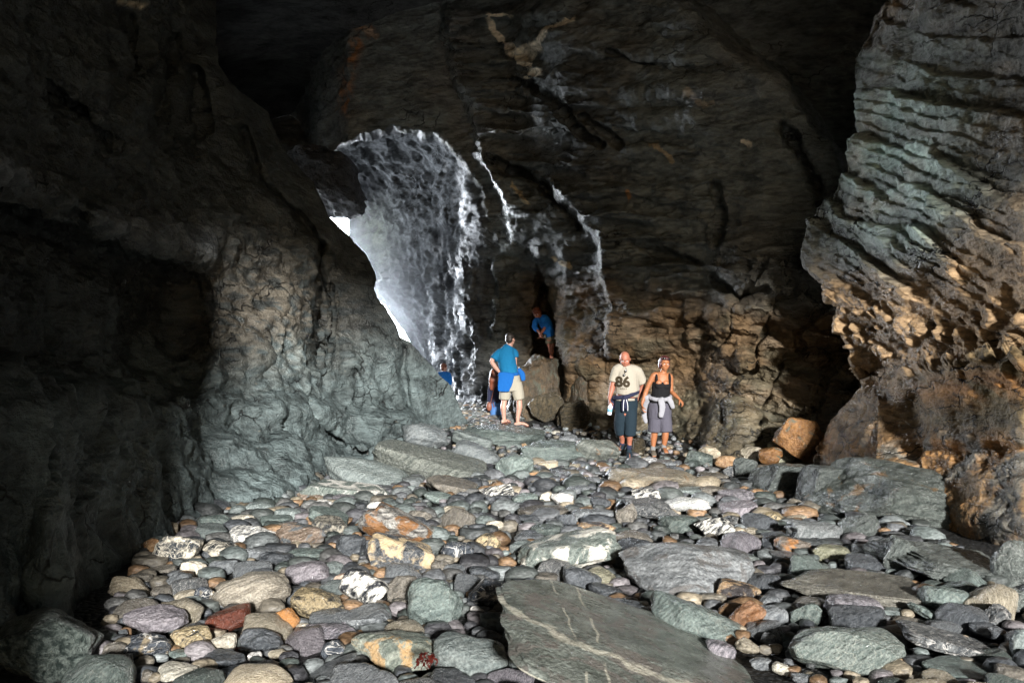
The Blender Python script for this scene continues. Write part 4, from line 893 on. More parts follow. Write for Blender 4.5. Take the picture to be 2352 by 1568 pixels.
    for i, (x, y, s, px, py) in enumerate(keep[:NIND]):
        j = i % 14; mat = pals[r.randint(len(pals))]
        if (j, mat) not in protos:
            V, F = shapes[j]
            me = mesh_np('stone', V * np.array([.5, .40, .24]), F); me.materials.append(M[mat])
            protos[(j, mat)] = None
            o = link('stone', me)
            protos[(j, mat)] = o
        else:
            o = protos[(j, mat)].copy(); COL.objects.link(o)
        o.scale = (s, s, s * r.uniform(1.15, 1.8)); o.rotation_euler = (r.uniform(-.15, .15), r.uniform(-.15, .15), r.uniform(-.6, .6))
        z = float(ground_z(x, y)); o.location = (x, y, z + .06 * s)
        placed.append(dict(o=o, px=px, py=py - 5, pw=s / y * FP, ph=s * .5 / y * FP, x=x, y=y, z=z, rx=s / 2, ry=s * .4, W=s, words=word[mat] + ' ' + ['rounded', 'angular', 'oval', 'flat', 'chipped', 'blocky'][j % 6] + ' stone', land=None, loose=True))
    # ---------------- the rest, nobody could count them
    Vs, Fs, Cs = [], [], []; nv = 0
    small = [stone_shape(1500 + j, 2, **SHAPES['rsfas'[j % 5]]) for j in range(20)]
    pc = [(.10, .105, .11), (.125, .145, .14), (.055, .06, .066), (.16, .175, .175), (.14, .125, .10), (.06, .072, .066), (.18, .165, .17), (.10, .105, .11), (.26, .22, .16), (.06, .06, .065), (.13, .13, .125), (.05, .055, .055), (.20, .125, .07), (.08, .09, .085)]
    rest = keep[NIND:]
    extra = []
    for t in range(2600):                                   # wet shingle in the passage behind the standing man
        y = r.uniform(17.2, 21); x = (r.uniform(1010, 1200) - 1176) / FP * y; extra.append((x, y, r.uniform(.07, .2), 0, 0))
    for t in range(900):
        y = r.uniform(13.5, 17.5); x = (r.uniform(1000, 1720) - 1176) / FP * y; extra.append((x, y, r.uniform(.06, .16), 0, 0))
    for x, y, s, px, py in rest + extra:
        V, F = small[r.randint(20)]
        a = r.uniform(-.8, .8); b = r.uniform(-.25, .25)
        R = np.array(Matrix.Rotation(a, 3, 'Z') @ Matrix.Rotation(b, 3, 'X'))
        P = (V * np.array([.5, .4, .32]) * s) @ R.T + np.array([x, y, float(ground_z(x, y)) + .03 * s + r.uniform(0, .02)])
        Vs.append(P); Fs.append(F + nv); nv += len(P)
        c = np.array(pc[r.randint(len(pc))]) * r.uniform(.6, 1.25)
        Cs.append(np.repeat(c[None], len(P), 0))
    me = mesh_np('pebbles', np.concatenate(Vs), np.concatenate(Fs)); set_col(me, 'tint', np.concatenate(Cs))
    k = NT('pebble_mix')
    tc = k.n('ShaderNodeNewGeometry').outputs['Position']
    n = k.noise(k.mapping(tc, scale=(1, 1, 2.5)), 22, 6, .6, .5)
    bw = k.n('ShaderNodeCombineColor'); vv = k.math('ADD', k.math('MULTIPLY', k.step(n, .3, .7), .9), .45)
    for q in range(3): k.l(vv, bw.inputs[q])
    k.l(k.mix(1.0, k.n('ShaderNodeAttribute', attribute_name='tint').outputs['Color'], bw.outputs[0], 'MULTIPLY'), k.b.inputs['Base Color'])
    k.b.inputs['Roughness'].default_value = .36
    k.l(k.bump(n, .025, .7), k.b.inputs['Normal'])
    o = link('pebbles', me, k.m); o['kind'] = 'stuff'
    # ---------------- labels: look, then where it lies against the nearest landmark
    lands = [p for p in placed if p['land']]
    used = set(); words_of = {}
    for p in placed:
        cat = 'boulder' if p['W'] > .42 else 'stone'
        if p['land']:
            lab = p['words'] + (' among the beach stones' if len(p['words'].split()) < 7 else '')
            used.add(lab); tag(p['o'], lab, cat, 'boulders and stones on the cave floor'); continue
        ds = sorted(lands, key=lambda l: (l['px'] - p['px']) ** 2 + 3.5 * (l['py'] - p['py']) ** 2)
        done = False
        near = {0: '', 1: 'small ', 2: 'second '}
        for pre in ('', 'little ' if p['W'] < .2 else 'larger '):
            for l in ds[:5]:
                dx, dy = p['px'] - l['px'], p['py'] - l['py']
                if abs(dx) > 1.2 * abs(dy) * 1.5: rel = 'left of the' if dx < 0 else 'right of the'
                else: rel = 'behind the' if dy < 0 else 'in front of the'
                if p['words'].endswith(l['land']): continue
                lab = pre + p['words'] + ' ' + rel + ' ' + l['land']
                if lab not in used and len(lab.split()) <= 16: done = True; break
            if done: break
        if not done:
            l, l2 = ds[0], ds[1]; lab = p['words'] + ' between the ' + l['land'] + ' and the ' + l2['land']
            lab = ' '.join(lab.split()[:16])
        used.add(lab); tag(p['o'], lab, cat, 'boulders and stones on the cave floor')
# ================================================================== people
def frame_of(t, ref):
    t = t.normalized(); s = ref - t * ref.dot(t)
    if s.length < 1e-5: s = Vector((0, 1, 0)) - t * t.y
    s.normalize(); return s, t.cross(s)

def limb(pts, ref=(1, 0, 0), n=16, dome=True):
    """closed skin through (centre, half width, half depth) stations; half width lies along ref"""
    ref = Vector(ref)
    P = [(Vector(p[0]), p[1], p[2] if len(p) > 2 else p[1]) for p in pts]
    # smooth extra stations
    Q = []
    for i in range(len(P) - 1):
        p0 = P[max(i - 1, 0)]; p1 = P[i]; p2 = P[i + 1]; p3 = P[min(i + 2, len(P) - 1)]
        for s in (0, .33, .66):
            a = s; 
            cm = lambda A, B, C, D: .5 * ((2 * B) + (C - A) * a + (2 * A - 5 * B + 4 * C - D) * a * a + (3 * B - A - 3 * C + D) * a ** 3)
            Q.append((cm(p0[0], p1[0], p2[0], p3[0]), p1[1] + (p2[1] - p1[1]) * s, p1[2] + (p2[2] - p1[2]) * s))
    Q.append(P[-1])
    R = []
    for i, (c, a, b) in enumerate(Q):
        t = Q[min(i + 1, len(Q) - 1)][0] - Q[max(i - 1, 0)][0]
        R.append((c, a, b, t))
    if dome:
        c, a, b, t = R[0]; tn = t.normalized(); m = min(a, b)
        R = [(c - tn * m * .85, a * .45, b * .45, t), (c - tn * m * .5, a * .82, b * .82, t)] + R
        c, a, b, t = R[-1]; tn = t.normalized(); m = min(a, b)
        R = R + [(c + tn * m * .5, a * .82, b * .82, t), (c + tn * m * .85, a * .45, b * .45, t)]
    V, F = [], []
    for c, a, b, t in R:
        s, q = frame_of(t, ref)
        for k in range(n):
            th = 2 * math.pi * k / n
            V.append(c + s * (a * math.cos(th)) + q * (b * math.sin(th)))
    m = len(R)
    for i in range(m - 1):
        for k in range(n):
            k2 = (k + 1) % n; F.append((i * n + k, i * n + k2, (i + 1) * n + k2, (i + 1) * n + k))
    V.append(R[0][0]); V.append(R[-1][0]); a, b = len(V) - 2, len(V) - 1
    for k in range(n):
        k2 = (k + 1) % n; F.append((a, k2, k)); F.append((b, (m - 1) * n + k, (m - 1) * n + k2))
    return V, F

def blob(c, r, rot=None, n=2):
    V, F = ico(n); c = Vector(c)
    M = rot if rot is not None else Matrix.Identity(3)
    return [c + M @ Vector((v[0] * r[0], v[1] * r[1], v[2] * r[2])) for v in V], [tuple(int(i) for i in f) for f in F]

def skin(name, pieces, voxel, smooth=6, mat=None, parent=None, fold=0.0, fscale=(9, 9, 3), seed=0):
    V, F = [], []
    for v, f in pieces:
        o = len(V); V += [tuple(x) for x in v]; F += [tuple(i + o for i in g) for g in f]
    me = bpy.data.meshes.new('tmp'); me.from_pydata(V, [], F); me.update()
    bm = bmesh.new(); bm.from_mesh(me); bmesh.ops.recalc_face_normals(bm, faces=bm.faces); bm.to_mesh(me); bm.free()
    ob = bpy.data.objects.new('tmp', me); COL.objects.link(ob)
    r = ob.modifiers.new('r', 'REMESH'); r.mode = 'VOXEL'; r.voxel_size = voxel
    s = ob.modifiers.new('s', 'SMOOTH'); s.iterations = smooth; s.factor = .5
    dg = bpy.context.evaluated_depsgraph_get()
    out = bpy.data.meshes.new_from_object(ob.evaluated_get(dg))
    bpy.data.objects.remove(ob); bpy.data.meshes.remove(me)
    out.name = name; n = len(out.vertices)
    if fold:
        co = np.empty(n * 3, np.float32); out.vertices.foreach_get('co', co); co = co.reshape(-1, 3)
        no = np.empty(n * 3, np.float32); out.vertices.foreach_get('normal', no); no = no.reshape(-1, 3)
        d = fold * (ridged(co * np.array(fscale) + seed, 3) + .4)
        co = co + no * d[:, None]; out.vertices.foreach_set('co', co.ravel().astype(np.float32)); out.update()
    out.polygons.foreach_set('use_smooth', np.ones(len(out.polygons), bool))
    out.materials.clear()
    return link(name, out, mat, parent)

def hand(wrist, d, nrm, s, curl=.5, thumb_curl=.4, spread=1.0):
    """palm, four bent fingers of different lengths and a thumb on the side; d along the hand, nrm out of the palm, s towards the thumb"""
    w = Vector(wrist); d = Vector(d).normalized(); s = Vector(s); s = (s - d * s.dot(d)).normalized(); nrm = d.cross(s) if Vector(nrm).dot(d.cross(s)) > 0 else -d.cross(s)
    pc = [limb([(w - d * .01, .026, .019), (w + d * .04, .038, .016), (w + d * .088, .041, .014)], s, 12)]
    for off, L, c in ((.031, .070, .9), (.0105, .080, 1.0), (-.0105, .074, 1.08), (-.031, .058, 1.2)):
        p = w + d * .086 + s * off; a = 0.0; dirv = d + s * off * 1.6 * spread
        pts = [(p - d * .012, .0100)]; ln = (L * .46, L * .30, L * .24)
        for q in range(3):
            a += curl * c * (.75 if q == 0 else .9)
            v = (dirv * math.cos(a) + nrm * math.sin(a)).normalized()
            p = p + v * ln[q]; pts.append((p, .0092 - .0009 * q))
        pc.append(limb(pts, s, 8))
    p = w + d * .025 + s * .028; pts = [(p - s * .01, .0145)]; v = (d * .72 + s * .72 + nrm * .25).normalized()
    for q, L in enumerate((.040, .030, .024)):
        p = p + v * L; pts.append((p, .0118 - .0012 * q)); v = (v + nrm * thumb_curl * .7 - s * thumb_curl * .55).normalized()
    pc.append(limb(pts, nrm, 8))
    return pc

def head_pieces(c, R, k=1.0):
    """c = middle of the skull, R turns a head that looks along -Y"""
    c = Vector(c); P = lambda x, y, z: c + R @ Vector((x * k, y * k, z * k))
    B = lambda x, y, z, a, b, d, n=2: blob(P(x, y, z), (a * k, b * k, d * k), R, n)
    pcs = [B(0, .012, .02, .076, .095, .092, 3), B(0, -.022, -.045, .062, .072, .072, 3), B(0, -.055, -.098, .030, .028, .020), B(0, -.078, -.012, .012, .018, .030),
           B(0, -.099, -.030, .014, .014, .012), B(0, -.083, .022, .046, .016, .011), B(0, -.083, -.062, .022, .012, .006), B(0, -.081, -.073, .020, .013, .007)]
    for s in (-1, 1):
        pcs += [B(s * .078, .012, -.018, .010, .019, .032), B(s * .045, -.060, -.028, .022, .022, .020), B(s * .048, -.02, -.075, .02, .03, .02)]
    return pcs, P

def foot(ank, toe, w=.04, up=.05):
    a = Vector(ank); t = Vector(toe); d = (t - a); d.z = 0
    h = a - d * .28
    side = Vector((-d.y, d.x, 0))
    return limb([(Vector((h.x, h.y, t.z + .012)), w * .75, .030), (Vector((a.x, a.y, t.z + .03)), w * .85, .042), (a.lerp(t, .6) * 1.0 + Vector((0, 0, .004)), w * 1.05, .030), (t, w * .95, .018)], side, 14)

def turn(yaw=0, pitch=0, roll=0):
    """yaw about the vertical, pitch forward (head down), roll sideways"""
    return Matrix.Rotation(yaw, 3, 'Z') @ Matrix.Rotation(roll, 3, 'Y') @ Matrix.Rotation(pitch, 3, 'X')

PM = {}
def people_materials():
    sk = lambda n, c: plain_material(n, c, .55, .12, 40, .002, .4)
    PM['skin_red'] = sk('ruddy_skin', (.27, .10, .062)); PM['skin_tan'] = sk('tanned_skin', (.26, .10, .042)); PM['skin_pale'] = sk('pale_skin', (.36, .20, .15))
    PM['teeth'] = sk('eye_white', (.6, .58, .55))
    cl = lambda n, c, v=.15: plain_material(n, c, .9, v, 300, .002, .15)
    PM['cream'] = cl('cream_cotton', (.27, .245, .20)); PM['navy'] = cl('navy_cloth', (.018, .02, .04)); PM['teal'] = cl('dark_teal_cloth', (.011, .02, .028)); PM['black'] = cl('black_cloth', (.008, .008, .009))
    PM['grey'] = cl('grey_cloth', (.07, .067, .085)); PM['lgrey'] = cl('light_grey_knit', (.23, .23, .25)); PM['blue1'] = cl('teal_blue_cotton', (.006, .10, .21)); PM['blue2'] = cl('bright_blue_cotton', (.006, .075, .26)); PM['blue3'] = cl('blue_fleece', (.008, .10, .34))
    PM['beige'] = cl('beige_cotton', (.25, .23, .185)); PM['olive'] = cl('olive_cloth', (.13, .115, .08)); PM['jeans'] = cl('blue_denim', (.05, .12, .27)); PM['plum'] = cl('dark_plum_cloth', (.025, .012, .02))
    PM['hair_dark'] = plain_material('dark_hair', (.02, .015, .012), .5, .5, 120, .006, .4); PM['hair_red'] = plain_material('red_brown_hair', (.13, .035, .014), .45, .5, 120, .006, .4); PM['hair_plum'] = plain_material('plum_brown_hair', (.06, .016, .016), .4, .5, 120, .006, .5)
    PM['white'] = cl('white_rubber', (.75, .75, .75), .05); PM['boot'] = plain_material('brown_suede', (.10, .085, .065), .85, .3, 90, .004); PM['sandal'] = plain_material('dark_leather', (.07, .025, .018), .5, .3, 90, .003)
    PM['plastic'] = plain_material('black_plastic', (.006, .006, .007), .18, .1, 10, 0, .6); PM['bottle'] = plain_material('milky_plastic', (.80, .82, .84), .2, .05, 10, 0, .5); PM['label'] = plain_material('blue_print_paper', (.16, .36, .52), .5, .6, 45, 0); PM['ink'] = cl('faded_brown_ink', (.032, .024, .014), .35); PM['bag'] = plain_material('brown_leather', (.14, .05, .03), .5, .3, 60, .003)
    PM['sock'] = cl('grey_wool', (.15, .15, .15))

def eyes(parent, P, k, mat_w, mat_d):
    for s in (-1, 1):
        V, F = blob((0, 0, 0), (.013 * k, .010 * k, .009 * k), n=2)
        me = bpy.data.meshes.new('eye'); me.from_pydata([tuple(v) for v in V], [], F); e = link('eye', me, mat_w, parent); e.location = P(s * .031, -.079, -.006)
        V, F = blob((0, 0, 0), (.006 * k, .004 * k, .006 * k), n=2)
        me = bpy.data.meshes.new('iris'); me.from_pydata([tuple(v) for v in V], [], F); i = link('iris', me, mat_d, e); i.location = (0, -.009 * k, 0)

def shoe(parent, ank, toe, mat, w=.045, high=.0, sole=None):
    pcs = [foot(ank, toe, w)]
    a = Vector(ank); t = Vector(toe)
    if high: pcs.append(limb([(Vector((a.x, a.y, t.z + .03)), w * .95), (Vector((a.x, a.y, t.z + .07 + high)), w * .92)], n=14))
    o = skin('shoe', pcs, .008, 4, mat, parent)
    if sole:
        d = t - a; d.z = 0
        pcs = [limb([(Vector((a.x, a.y, t.z - .012)) - d * .3, w * .8, .012), (Vector((a.x, a.y, t.z - .012)).lerp(t, .6), w * 1.12, .012), (Vector((t.x, t.y, t.z - .010)), w * .98, .016)], Vector((-d.y, d.x, 0)), 14)]
        pcs.append(limb([(t + Vector((0, 0, .002)), w * .9, .018), (t + d * .06, w * .8, .012)], Vector((-d.y, d.x, 0)), 12))
        skin('sole', pcs, .007, 3, sole, o)
    return o

def digits(parent, text, cx, cz, h, surf, mat, bold, gap=1.15, font_shear=0):
    """lettering laid on the cloth: flat glyph outlines dropped onto the front of the shirt"""
    cu = bpy.data.curves.new('print', 'FONT'); cu.body = text; cu.size = h * 1.38; cu.align_x = 'CENTER'; cu.offset = bold; cu.resolution_u = 3; cu.space_character = gap
    ob = bpy.data.objects.new('tmp', cu); COL.objects.link(ob)
    dg = bpy.context.evaluated_depsgraph_get(); me = bpy.data.meshes.new_from_object(ob.evaluated_get(dg)); bpy.data.objects.remove(ob)
    bm = bmesh.new(); bm.from_mesh(me); bmesh.ops.triangulate(bm, faces=bm.faces)
    for _ in range(2): bmesh.ops.subdivide_edges(bm, edges=[e for e in bm.edges if e.calc_length() > .018], cuts=1, use_grid_fill=False)
    bmesh.ops.triangulate(bm, faces=bm.faces)
    sm = surf.data; bv = BVHTree.FromPolygons([v.co[:] for v in sm.vertices], [tuple(p.vertices) for p in sm.polygons])
    for v in bm.verts:
        x, z = cx + v.co.x, cz + v.co.y
        hit = bv.ray_cast(Vector((x, -1, z)), Vector((0, 1, 0)))
        v.co = Vector((x, (hit[0].y if hit[0] else -.1) - .004, z))
    bm.to_mesh(me); bm.free()
    return link('print', me, mat, parent)

def tied_jacket(parent, name, waist, a, b, mat, tails, knot, body=None, voxel=.009):
    """a roll of cloth round the hips, a knot and hanging sleeves"""
    pts = []; w = Vector(waist)
    pcs = []
    ring = [w + Vector((a * math.cos(t), b * math.sin(t), (.02 * math.sin(t) if body is None else body(t)))) for t in np.linspace(0, 2 * math.pi, 25)]
    for p, q in zip(ring[:-1], ring[1:]): pcs.append(limb([(p, .030, .022), (q, .030, .022)], (0, 0, 1), 10))
    if knot: pcs.append(blob(knot, (.035, .03, .035)))
    for tl in tails: pcs.append(limb([(Vector(p), x, y) for p, x, y in tl], (1, 0, 0), 12))
    return skin(name, pcs, voxel, 4, mat, parent, .006, (16, 16, 7), 3)

def build_people():
    people_materials()
    # ---------------------------------------------------------------- man in the cream shirt
    g = at(1438, 1052, 14.45); S = 763.
    man = empty('person', g, 'bald man in a cream 86 t-shirt and dark knee shorts walking with a bottle', 'person', 'people exploring the cave')
    J = lambda x, z, y=0.0: Vector(((x - 400) / S, y, (1440 - z) / S))
    R = turn(math.radians(-6), math.radians(22), math.radians(-3))
    hp, P = head_pieces(J(380, 205, -.05), R, 1.06)
    body = hp + [limb([(J(405, 880), .150, .115), (J(400, 780), .165, .125), (J(412, 640), .170, .150), (J(412, 520), .170, .140), (J(410, 400), .168, .120), (J(405, 320), .13, .095), (J(398, 285, -.01), .07, .07)]),
                 limb([(J(398, 300, -.01), .066, .066), (J(388, 240, -.035), .062, .062)])]
    armL = [(J(330, 330), .07), (J(287, 345), .066), (J(262, 430, .01), .055), (J(237, 520, .01), .046), (J(222, 580, -.02), .048), (J(190, 690, -.05), .029)]
    armR = [(J(490, 350), .07), (J(545, 370, .02), .066), (J(590, 470, .06), .054), (J(612, 555, .10), .045), (J(590, 640, .09), .045), (J(552, 725, .06), .029)]
    body += [limb(armL), limb(armR)]
    body += hand(J(188, 700, -.055), (-.03, -.05, -1), (1, 0, 0), (.1, -1, 0), .95, .8)
    body += hand(J(548, 735, .055), (-.25, -.15, -1), (-1, 0, 0), (0, -1, .1), .55)
    body += [limb([(J(365, 800), .09, .10), (J(345, 950, .02), .078, .085), (J(338, 1070, .03), .058, .062), (J(352, 1150, .06), .056, .062), (J(362, 1220, .10), .040, .044), (J(360, 1285, .13), .034, .038)]),
             limb([(J(445, 800), .09, .10), (J(445, 950, -.04), .078, .085), (J(438, 1070, -.06), .058, .062), (J(440, 1160, -.04), .056, .062), (J(440, 1240, -.02), .040, .044), (J(436, 1300, -.02), .034, .038)])]
    body += [foot(J(358, 1290, .13), J(325, 1330, .0)), foot(J(436, 1320, -.02), J(425, 1428, -.20))]
    skin('body', body, .0062, 5, PM['skin_red'], man)
    eyes(man, P, 1.06, PM['teeth'], PM['plastic'])
    top = limb([(J(405, 655), .188, .158), (J(413, 600), .190, .168), (J(412, 500), .186, .158), (J(410, 400), .180, .135), (J(405, 325), .145, .108), (J(400, 288, -.005), .088, .084)], dome=False)
    slL = limb([(J(350, 330), .082), (J(290, 345), .080), (J(262, 430, .01), .076), (J(248, 490, .01), .078)], dome=False)
    slR = limb([(J(470, 345), .085), (J(545, 370, .02), .082), (J(590, 460, .055), .080), (J(612, 505, .07), .080)], dome=False)
    sh = skin('shirt', [top, slL, slR], .008, 5, PM['cream'], man, .0075, (7, 7, 4), 1)
    digits(sh, '86', (345 - 400) / S, (1440 - 545) / S, .165, sh, PM['ink'], .010, 1.0)
    digits(sh, 'KELLY', (352 - 400) / S, (1440 - 580) / S, .026, sh, PM['ink'], .001, 1.2)
    pants = [limb([(J(402, 690), .178, .150), (J(402, 780), .182, .145), (J(402, 870), .165, .125)], dome=False), limb([(J(355, 800), .105, .115), (J(335, 950, .01), .100, .105), (J(332, 1060, .03), .092, .095), (J(345, 1140, .05), .084, .088)], dome=False),
             limb([(J(450, 800), .105, .115), (J(450, 950, -.04), .100, .105), (J(445, 1060, -.06), .092, .095), (J(443, 1145, -.05), .084, .088)], dome=False)]
    skin('shorts', pants, .009, 5, PM['teal'], man, .009, (9, 9, 5), 2)
    skin('waist_band', [limb([(J(395, 690, -.03), .172, .142), (J(395, 720, -.03), .172, .140)], dome=False)], .008, 3, PM['cream'], man)
    tied_jacket(man, 'tied_jacket', J(400, 665), .195, .168, PM['navy'], [[(J(360, 690, -.18), .035, .016), (J(350, 760, -.19), .034, .014), (J(345, 845, -.18), .020, .010)], [(J(380, 690, -.18), .03, .016), (J(385, 760, -.19), .026, .012), (J(393, 835, -.18), .018, .010)], [(J(250, 690, .05), .05, .03), (J(255, 760, .06), .05, .02), (J(262, 820, .05), .03, .015)]], J(368, 680, -.185), lambda t: .02 * math.cos(t) + .05 * math.cos(t) * (1 if math.cos(t) > 0 else .2))
    for x in (344, 398): skin('sleeve_piping', [limb([(J(x + (12 if x < 370 else -14), 700, -.205), .005), (J(x + 2, 770, -.208), .005), (J(x + 4, 838, -.196), .005)])], .004, 2, PM['white'], man)
    shoe(man, J(358, 1290, .13), J(325, 1330, .0), PM['teal'], .047, .05)
    shoe(man, J(436, 1320, -.02), J(425, 1428, -.20), PM['teal'], .048, .05, PM['white'])
    for a, z in ((J(360, 1262, .12), 0), (J(436, 1288, -.02), 0)): skin('sock', [limb([(a + Vector((0, 0, -.03)), .043), (a + Vector((0, 0, .015)), .041)])], .006, 2, PM['navy'], man)
    # sunglasses hanging at the neck of the shirt
    t = empty('sunglasses', g + J(372, 375, -.155), 'black sunglasses hanging from the neck of the cream 86 t-shirt', 'sunglasses')
    for q, (dx, dz) in enumerate(((.012, .03), (-.014, -.035))):
        skin('lens', [blob((dx, 0, dz), (.022, .008, .026), turn(0, 0, .35))], .004, 2, PM['plastic'], t)
    skin('frame', [limb([(Vector((.012, -.004, .03)), .004), (Vector((-.014, -.004, -.035)), .004)]), limb([(Vector((.03, 0, .05)), .003), (Vector((.012, .02, .1)), .003)])], .003, 1, PM['plastic'], t)
    # bottle
    b = empty('water_bottle', g + J(200, 770, -.09), 'clear plastic water bottle held in the walking man\'s hand', 'bottle')
    prof = [(0, .001), (0, .030), (-.004, .034), (.0, .034)]
    def lathe(name, pr, mat, par, n=20):
        V, F = [], []
        for r_, z_ in pr:
            for q in range(n): V.append((r_ * math.cos(2 * math.pi * q / n), r_ * math.sin(2 * math.pi * q / n), z_))
        for i in range(len(pr) - 1):
            for q in range(n): F.append((i * n + q, i * n + (q + 1) % n, (i + 1) * n + (q + 1) % n, (i + 1) * n + q))
        me = bpy.data.meshes.new(name); me.from_pydata(V, [], F); me.polygons.foreach_set('use_smooth', np.ones(len(F), bool)); return link(name, me, mat, par)
    lathe('bottle_body', [(.001, -.165), (.030, -.165), (.036, -.158), (.034, -.13), (.037, -.12), (.034, -.06), (.037, -.05), (.036, -.03), (.022, -.005), (.013, .004), (.013, .018), (.001, .018)], PM['bottle'], b)
    lathe('bottle_label', [(.0375, -.115), (.0385, -.115), (.0385, -.062), (.0375, -.062)], PM['label'], b); lathe('cap', [(.001, .032), (.0155, .032), (.016, .014), (.012, .014)], PM['white'], b)
    b.rotation_euler = (.1, .12, 0)
    # ---------------------------------------------------------------- woman in the black top
    g = at(1513, 1045, 14.3); S = 763.
    wo = empty('person', g, 'woman in a black strappy top and grey knee shorts stepping over wet stones', 'person', 'people exploring the cave')
    J = lambda x, z, y=0.0: Vector(((x - 810) / S, y, (1400 - z) / S))
    R = turn(math.radians(8), math.radians(4), math.radians(6))
    hp, P = head_pieces(J(880, 272, -.04), R, .95)
    body = hp + [limb([(J(820, 880), .150, .11), (J(822, 800), .165, .12), (J(832, 680), .130, .105), (J(842, 560), .138, .110), (J(850, 470), .140, .105), (J(856, 410), .11, .08), (J(862, 385), .055, .055)]),
                 limb([(J(862, 400, -.01), .052, .052), (J(874, 330, -.02), .048, .050)]), blob(J(800, 510, -.095), (.052, .04, .052)), blob(J(885, 515, -.095), (.052, .04, .052))]
    armL = [(J(785, 415), .052), (J(748, 425), .052), (J(705, 500, .01), .042), (J(665, 595, .02), .037), (J(645, 640, -.01), .038), (J(600, 765, -.04), .024)]
    armR = [(J(920, 425), .052), (J(950, 440), .050), (J(962, 530, .02), .040), (J(968, 615, .03), .036), (J(990, 645, -.03), .036), (J(1035, 695, -.12), .024)]
    body += [limb(armL), limb(armR)]
    body += hand(J(598, 772, -.045), (.1, -.1, -1), (1, 0, 0), (0, -1, 0), .6)
    body += hand(J(1040, 700, -.125), (.55, -.35, -.65), (0, -.3, -1), (-.6, -.6, .2), .75)
    body += [limb([(J(785, 830), .095, .10), (J(765, 960), .078, .085), (J(760, 1100, .01), .056, .060), (J(752, 1190, .03), .055, .060), (J(745, 1290, .03), .036, .040), (J(742, 1350, .03), .034, .038)]),
             limb([(J(868, 830), .095, .10), (J(882, 960, -.03), .078, .085), (J(886, 1100, -.05), .056, .060), (J(882, 1180, -.04), .055, .060), (J(872, 1280, -.02), .036, .040), (J(868, 1330, -.02), .034, .038)]),
             foot(J(742, 1350, .03), J(735, 1395, -.16)), foot(J(868, 1320, -.02), J(880, 1350, -.2))]
    skin('body', body, .0062, 5, PM['skin_tan'], wo)
    eyes(wo, P, .95, PM['teeth'], PM['plastic'])
    hb = lambda x, y, z, a, b, c: blob(P(x, y, z), (a * .95, b * .95, c * .95), R, 3)
    skin('hair', [hb(0, .03, .045, .086, .092, .085), hb(0, .075, -.03, .075, .05, .08), hb(-.075, .03, -.03, .022, .05, .07), hb(.075, .035, -.03, .02, .045, .06), hb(-.03, .12, .02, .05, .045, .05), hb(0, -.04, .085, .06, .045, .03)], .007, 3, PM['hair_plum'], wo, .005, (40, 40, 20), 4)
    tank = [limb([(J(818, 860), .172, .128), (J(822, 790), .174, .130), (J(832, 680), .140, .118), (J(842, 570), .150, .120), (J(848, 510), .148, .116)], dome=False), blob(J(802, 540, -.085), (.066, .05, .062)), blob(J(885, 545, -.085), (.066, .05, .062)), blob(J(844, 545, -.075), (.11, .055, .075))]
    for x, x2 in ((775, 795), (935, 900)): tank.append(limb([(J(x, 520, -.06), .020, .012), (J(x, 450, -.10), .018, .010), (J(x, 405, -.03), .017, .012), (J(x, 430, .08), .017, .010), (J(x, 520, .10), .02, .012)], (1, 0, 0), 10))
    skin('tank_top', tank, .007, 4, PM['black'], wo, .004, (10, 10, 6), 5)
    sk = [limb([(J(820, 760), .172, .132), (J(820, 850), .188, .140), (J(822, 940), .185, .135)], dome=False), limb([(J(775, 880), .108, .115), (J(765, 1000), .106, .11), (J(758, 1112), .098, .10)], dome=False), limb([(J(872, 880), .108, .115), (J(885, 1000, -.02), .106, .11), (J(893, 1112, -.04), .098, .10)], dome=False)]
    skin('shorts', sk, .009, 5, PM['grey'], wo, .008, (9, 9, 4), 6)
    tied_jacket(wo, 'tied_cardigan', J(822, 700), .178, .145, PM['lgrey'], [[(J(815, 710, -.17), .05, .018), (J(828, 800, -.19), .050, .016), (J(812, 915, -.19), .036, .012)], [(J(910, 690, -.13), .045, .02), (J(945, 750, -.14), .04, .018), (J(968, 810, -.13), .03, .014)], [(J(660, 690, -.02), .05, .04), (J(650, 830, .06), .055, .03), (J(652, 930, .06), .05, .02), (J(668, 1000, .05), .035, .014)], [(J(720, 700, .10), .08, .03), (J(720, 850, .14), .10, .025), (J(730, 980, .14), .09, .02)]], J(828, 705, -.165), lambda t: -.045 * (math.sin(t) < 0) * abs(math.sin(t)) + .03)
    for a, t_ in ((J(742, 1350, .03), J(735, 1392, -.16)), (J(868, 1320, -.02), J(880, 1352, -.2))):
        shoe(wo, a, t_, PM['boot'], .044, .06); skin('sock', [limb([(a + Vector((0, 0, .02)), .045), (a + Vector((0, 0, .065)), .043)])], .006, 2, PM['sock'], wo)
    t = empty('sunglasses', g + P(0, -.05, .075), 'sunglasses pushed up on the dark hair of the woman in the black top', 'sunglasses')
    for s in (-1, 1): skin('lens', [blob(R @ Vector((s * .036, -.022, .012)), (.028, .012, .018), R @ turn(0, -.7))], .004, 2, PM['plastic'], t)
    skin('frame', [limb([(R @ Vector((-.07, .02, .0)), .004), (R @ Vector((-.04, -.03, .012)), .004), (R @ Vector((.04, -.03, .012)), .004), (R @ Vector((.07, .02, 0)), .004)])], .003, 1, PM['plastic'], t)
    # ---------------------------------------------------------------- man in blue seen from behind
    S = 597.; YB = 17.3
    g = at(1173.5, 972, YB)
    bl = empty('person', g, 'man in a teal blue t-shirt and beige shorts seen from behind, hand on hip', 'person', 'people exploring the cave')
    J = lambda x, z, y=0.0: Vector(((x - 350) / S, y, (1430 - z) / S))
    R = turn(math.radians(148), math.radians(-4), 0)
    hp, P = head_pieces(J(345, 448), R, 1.0)
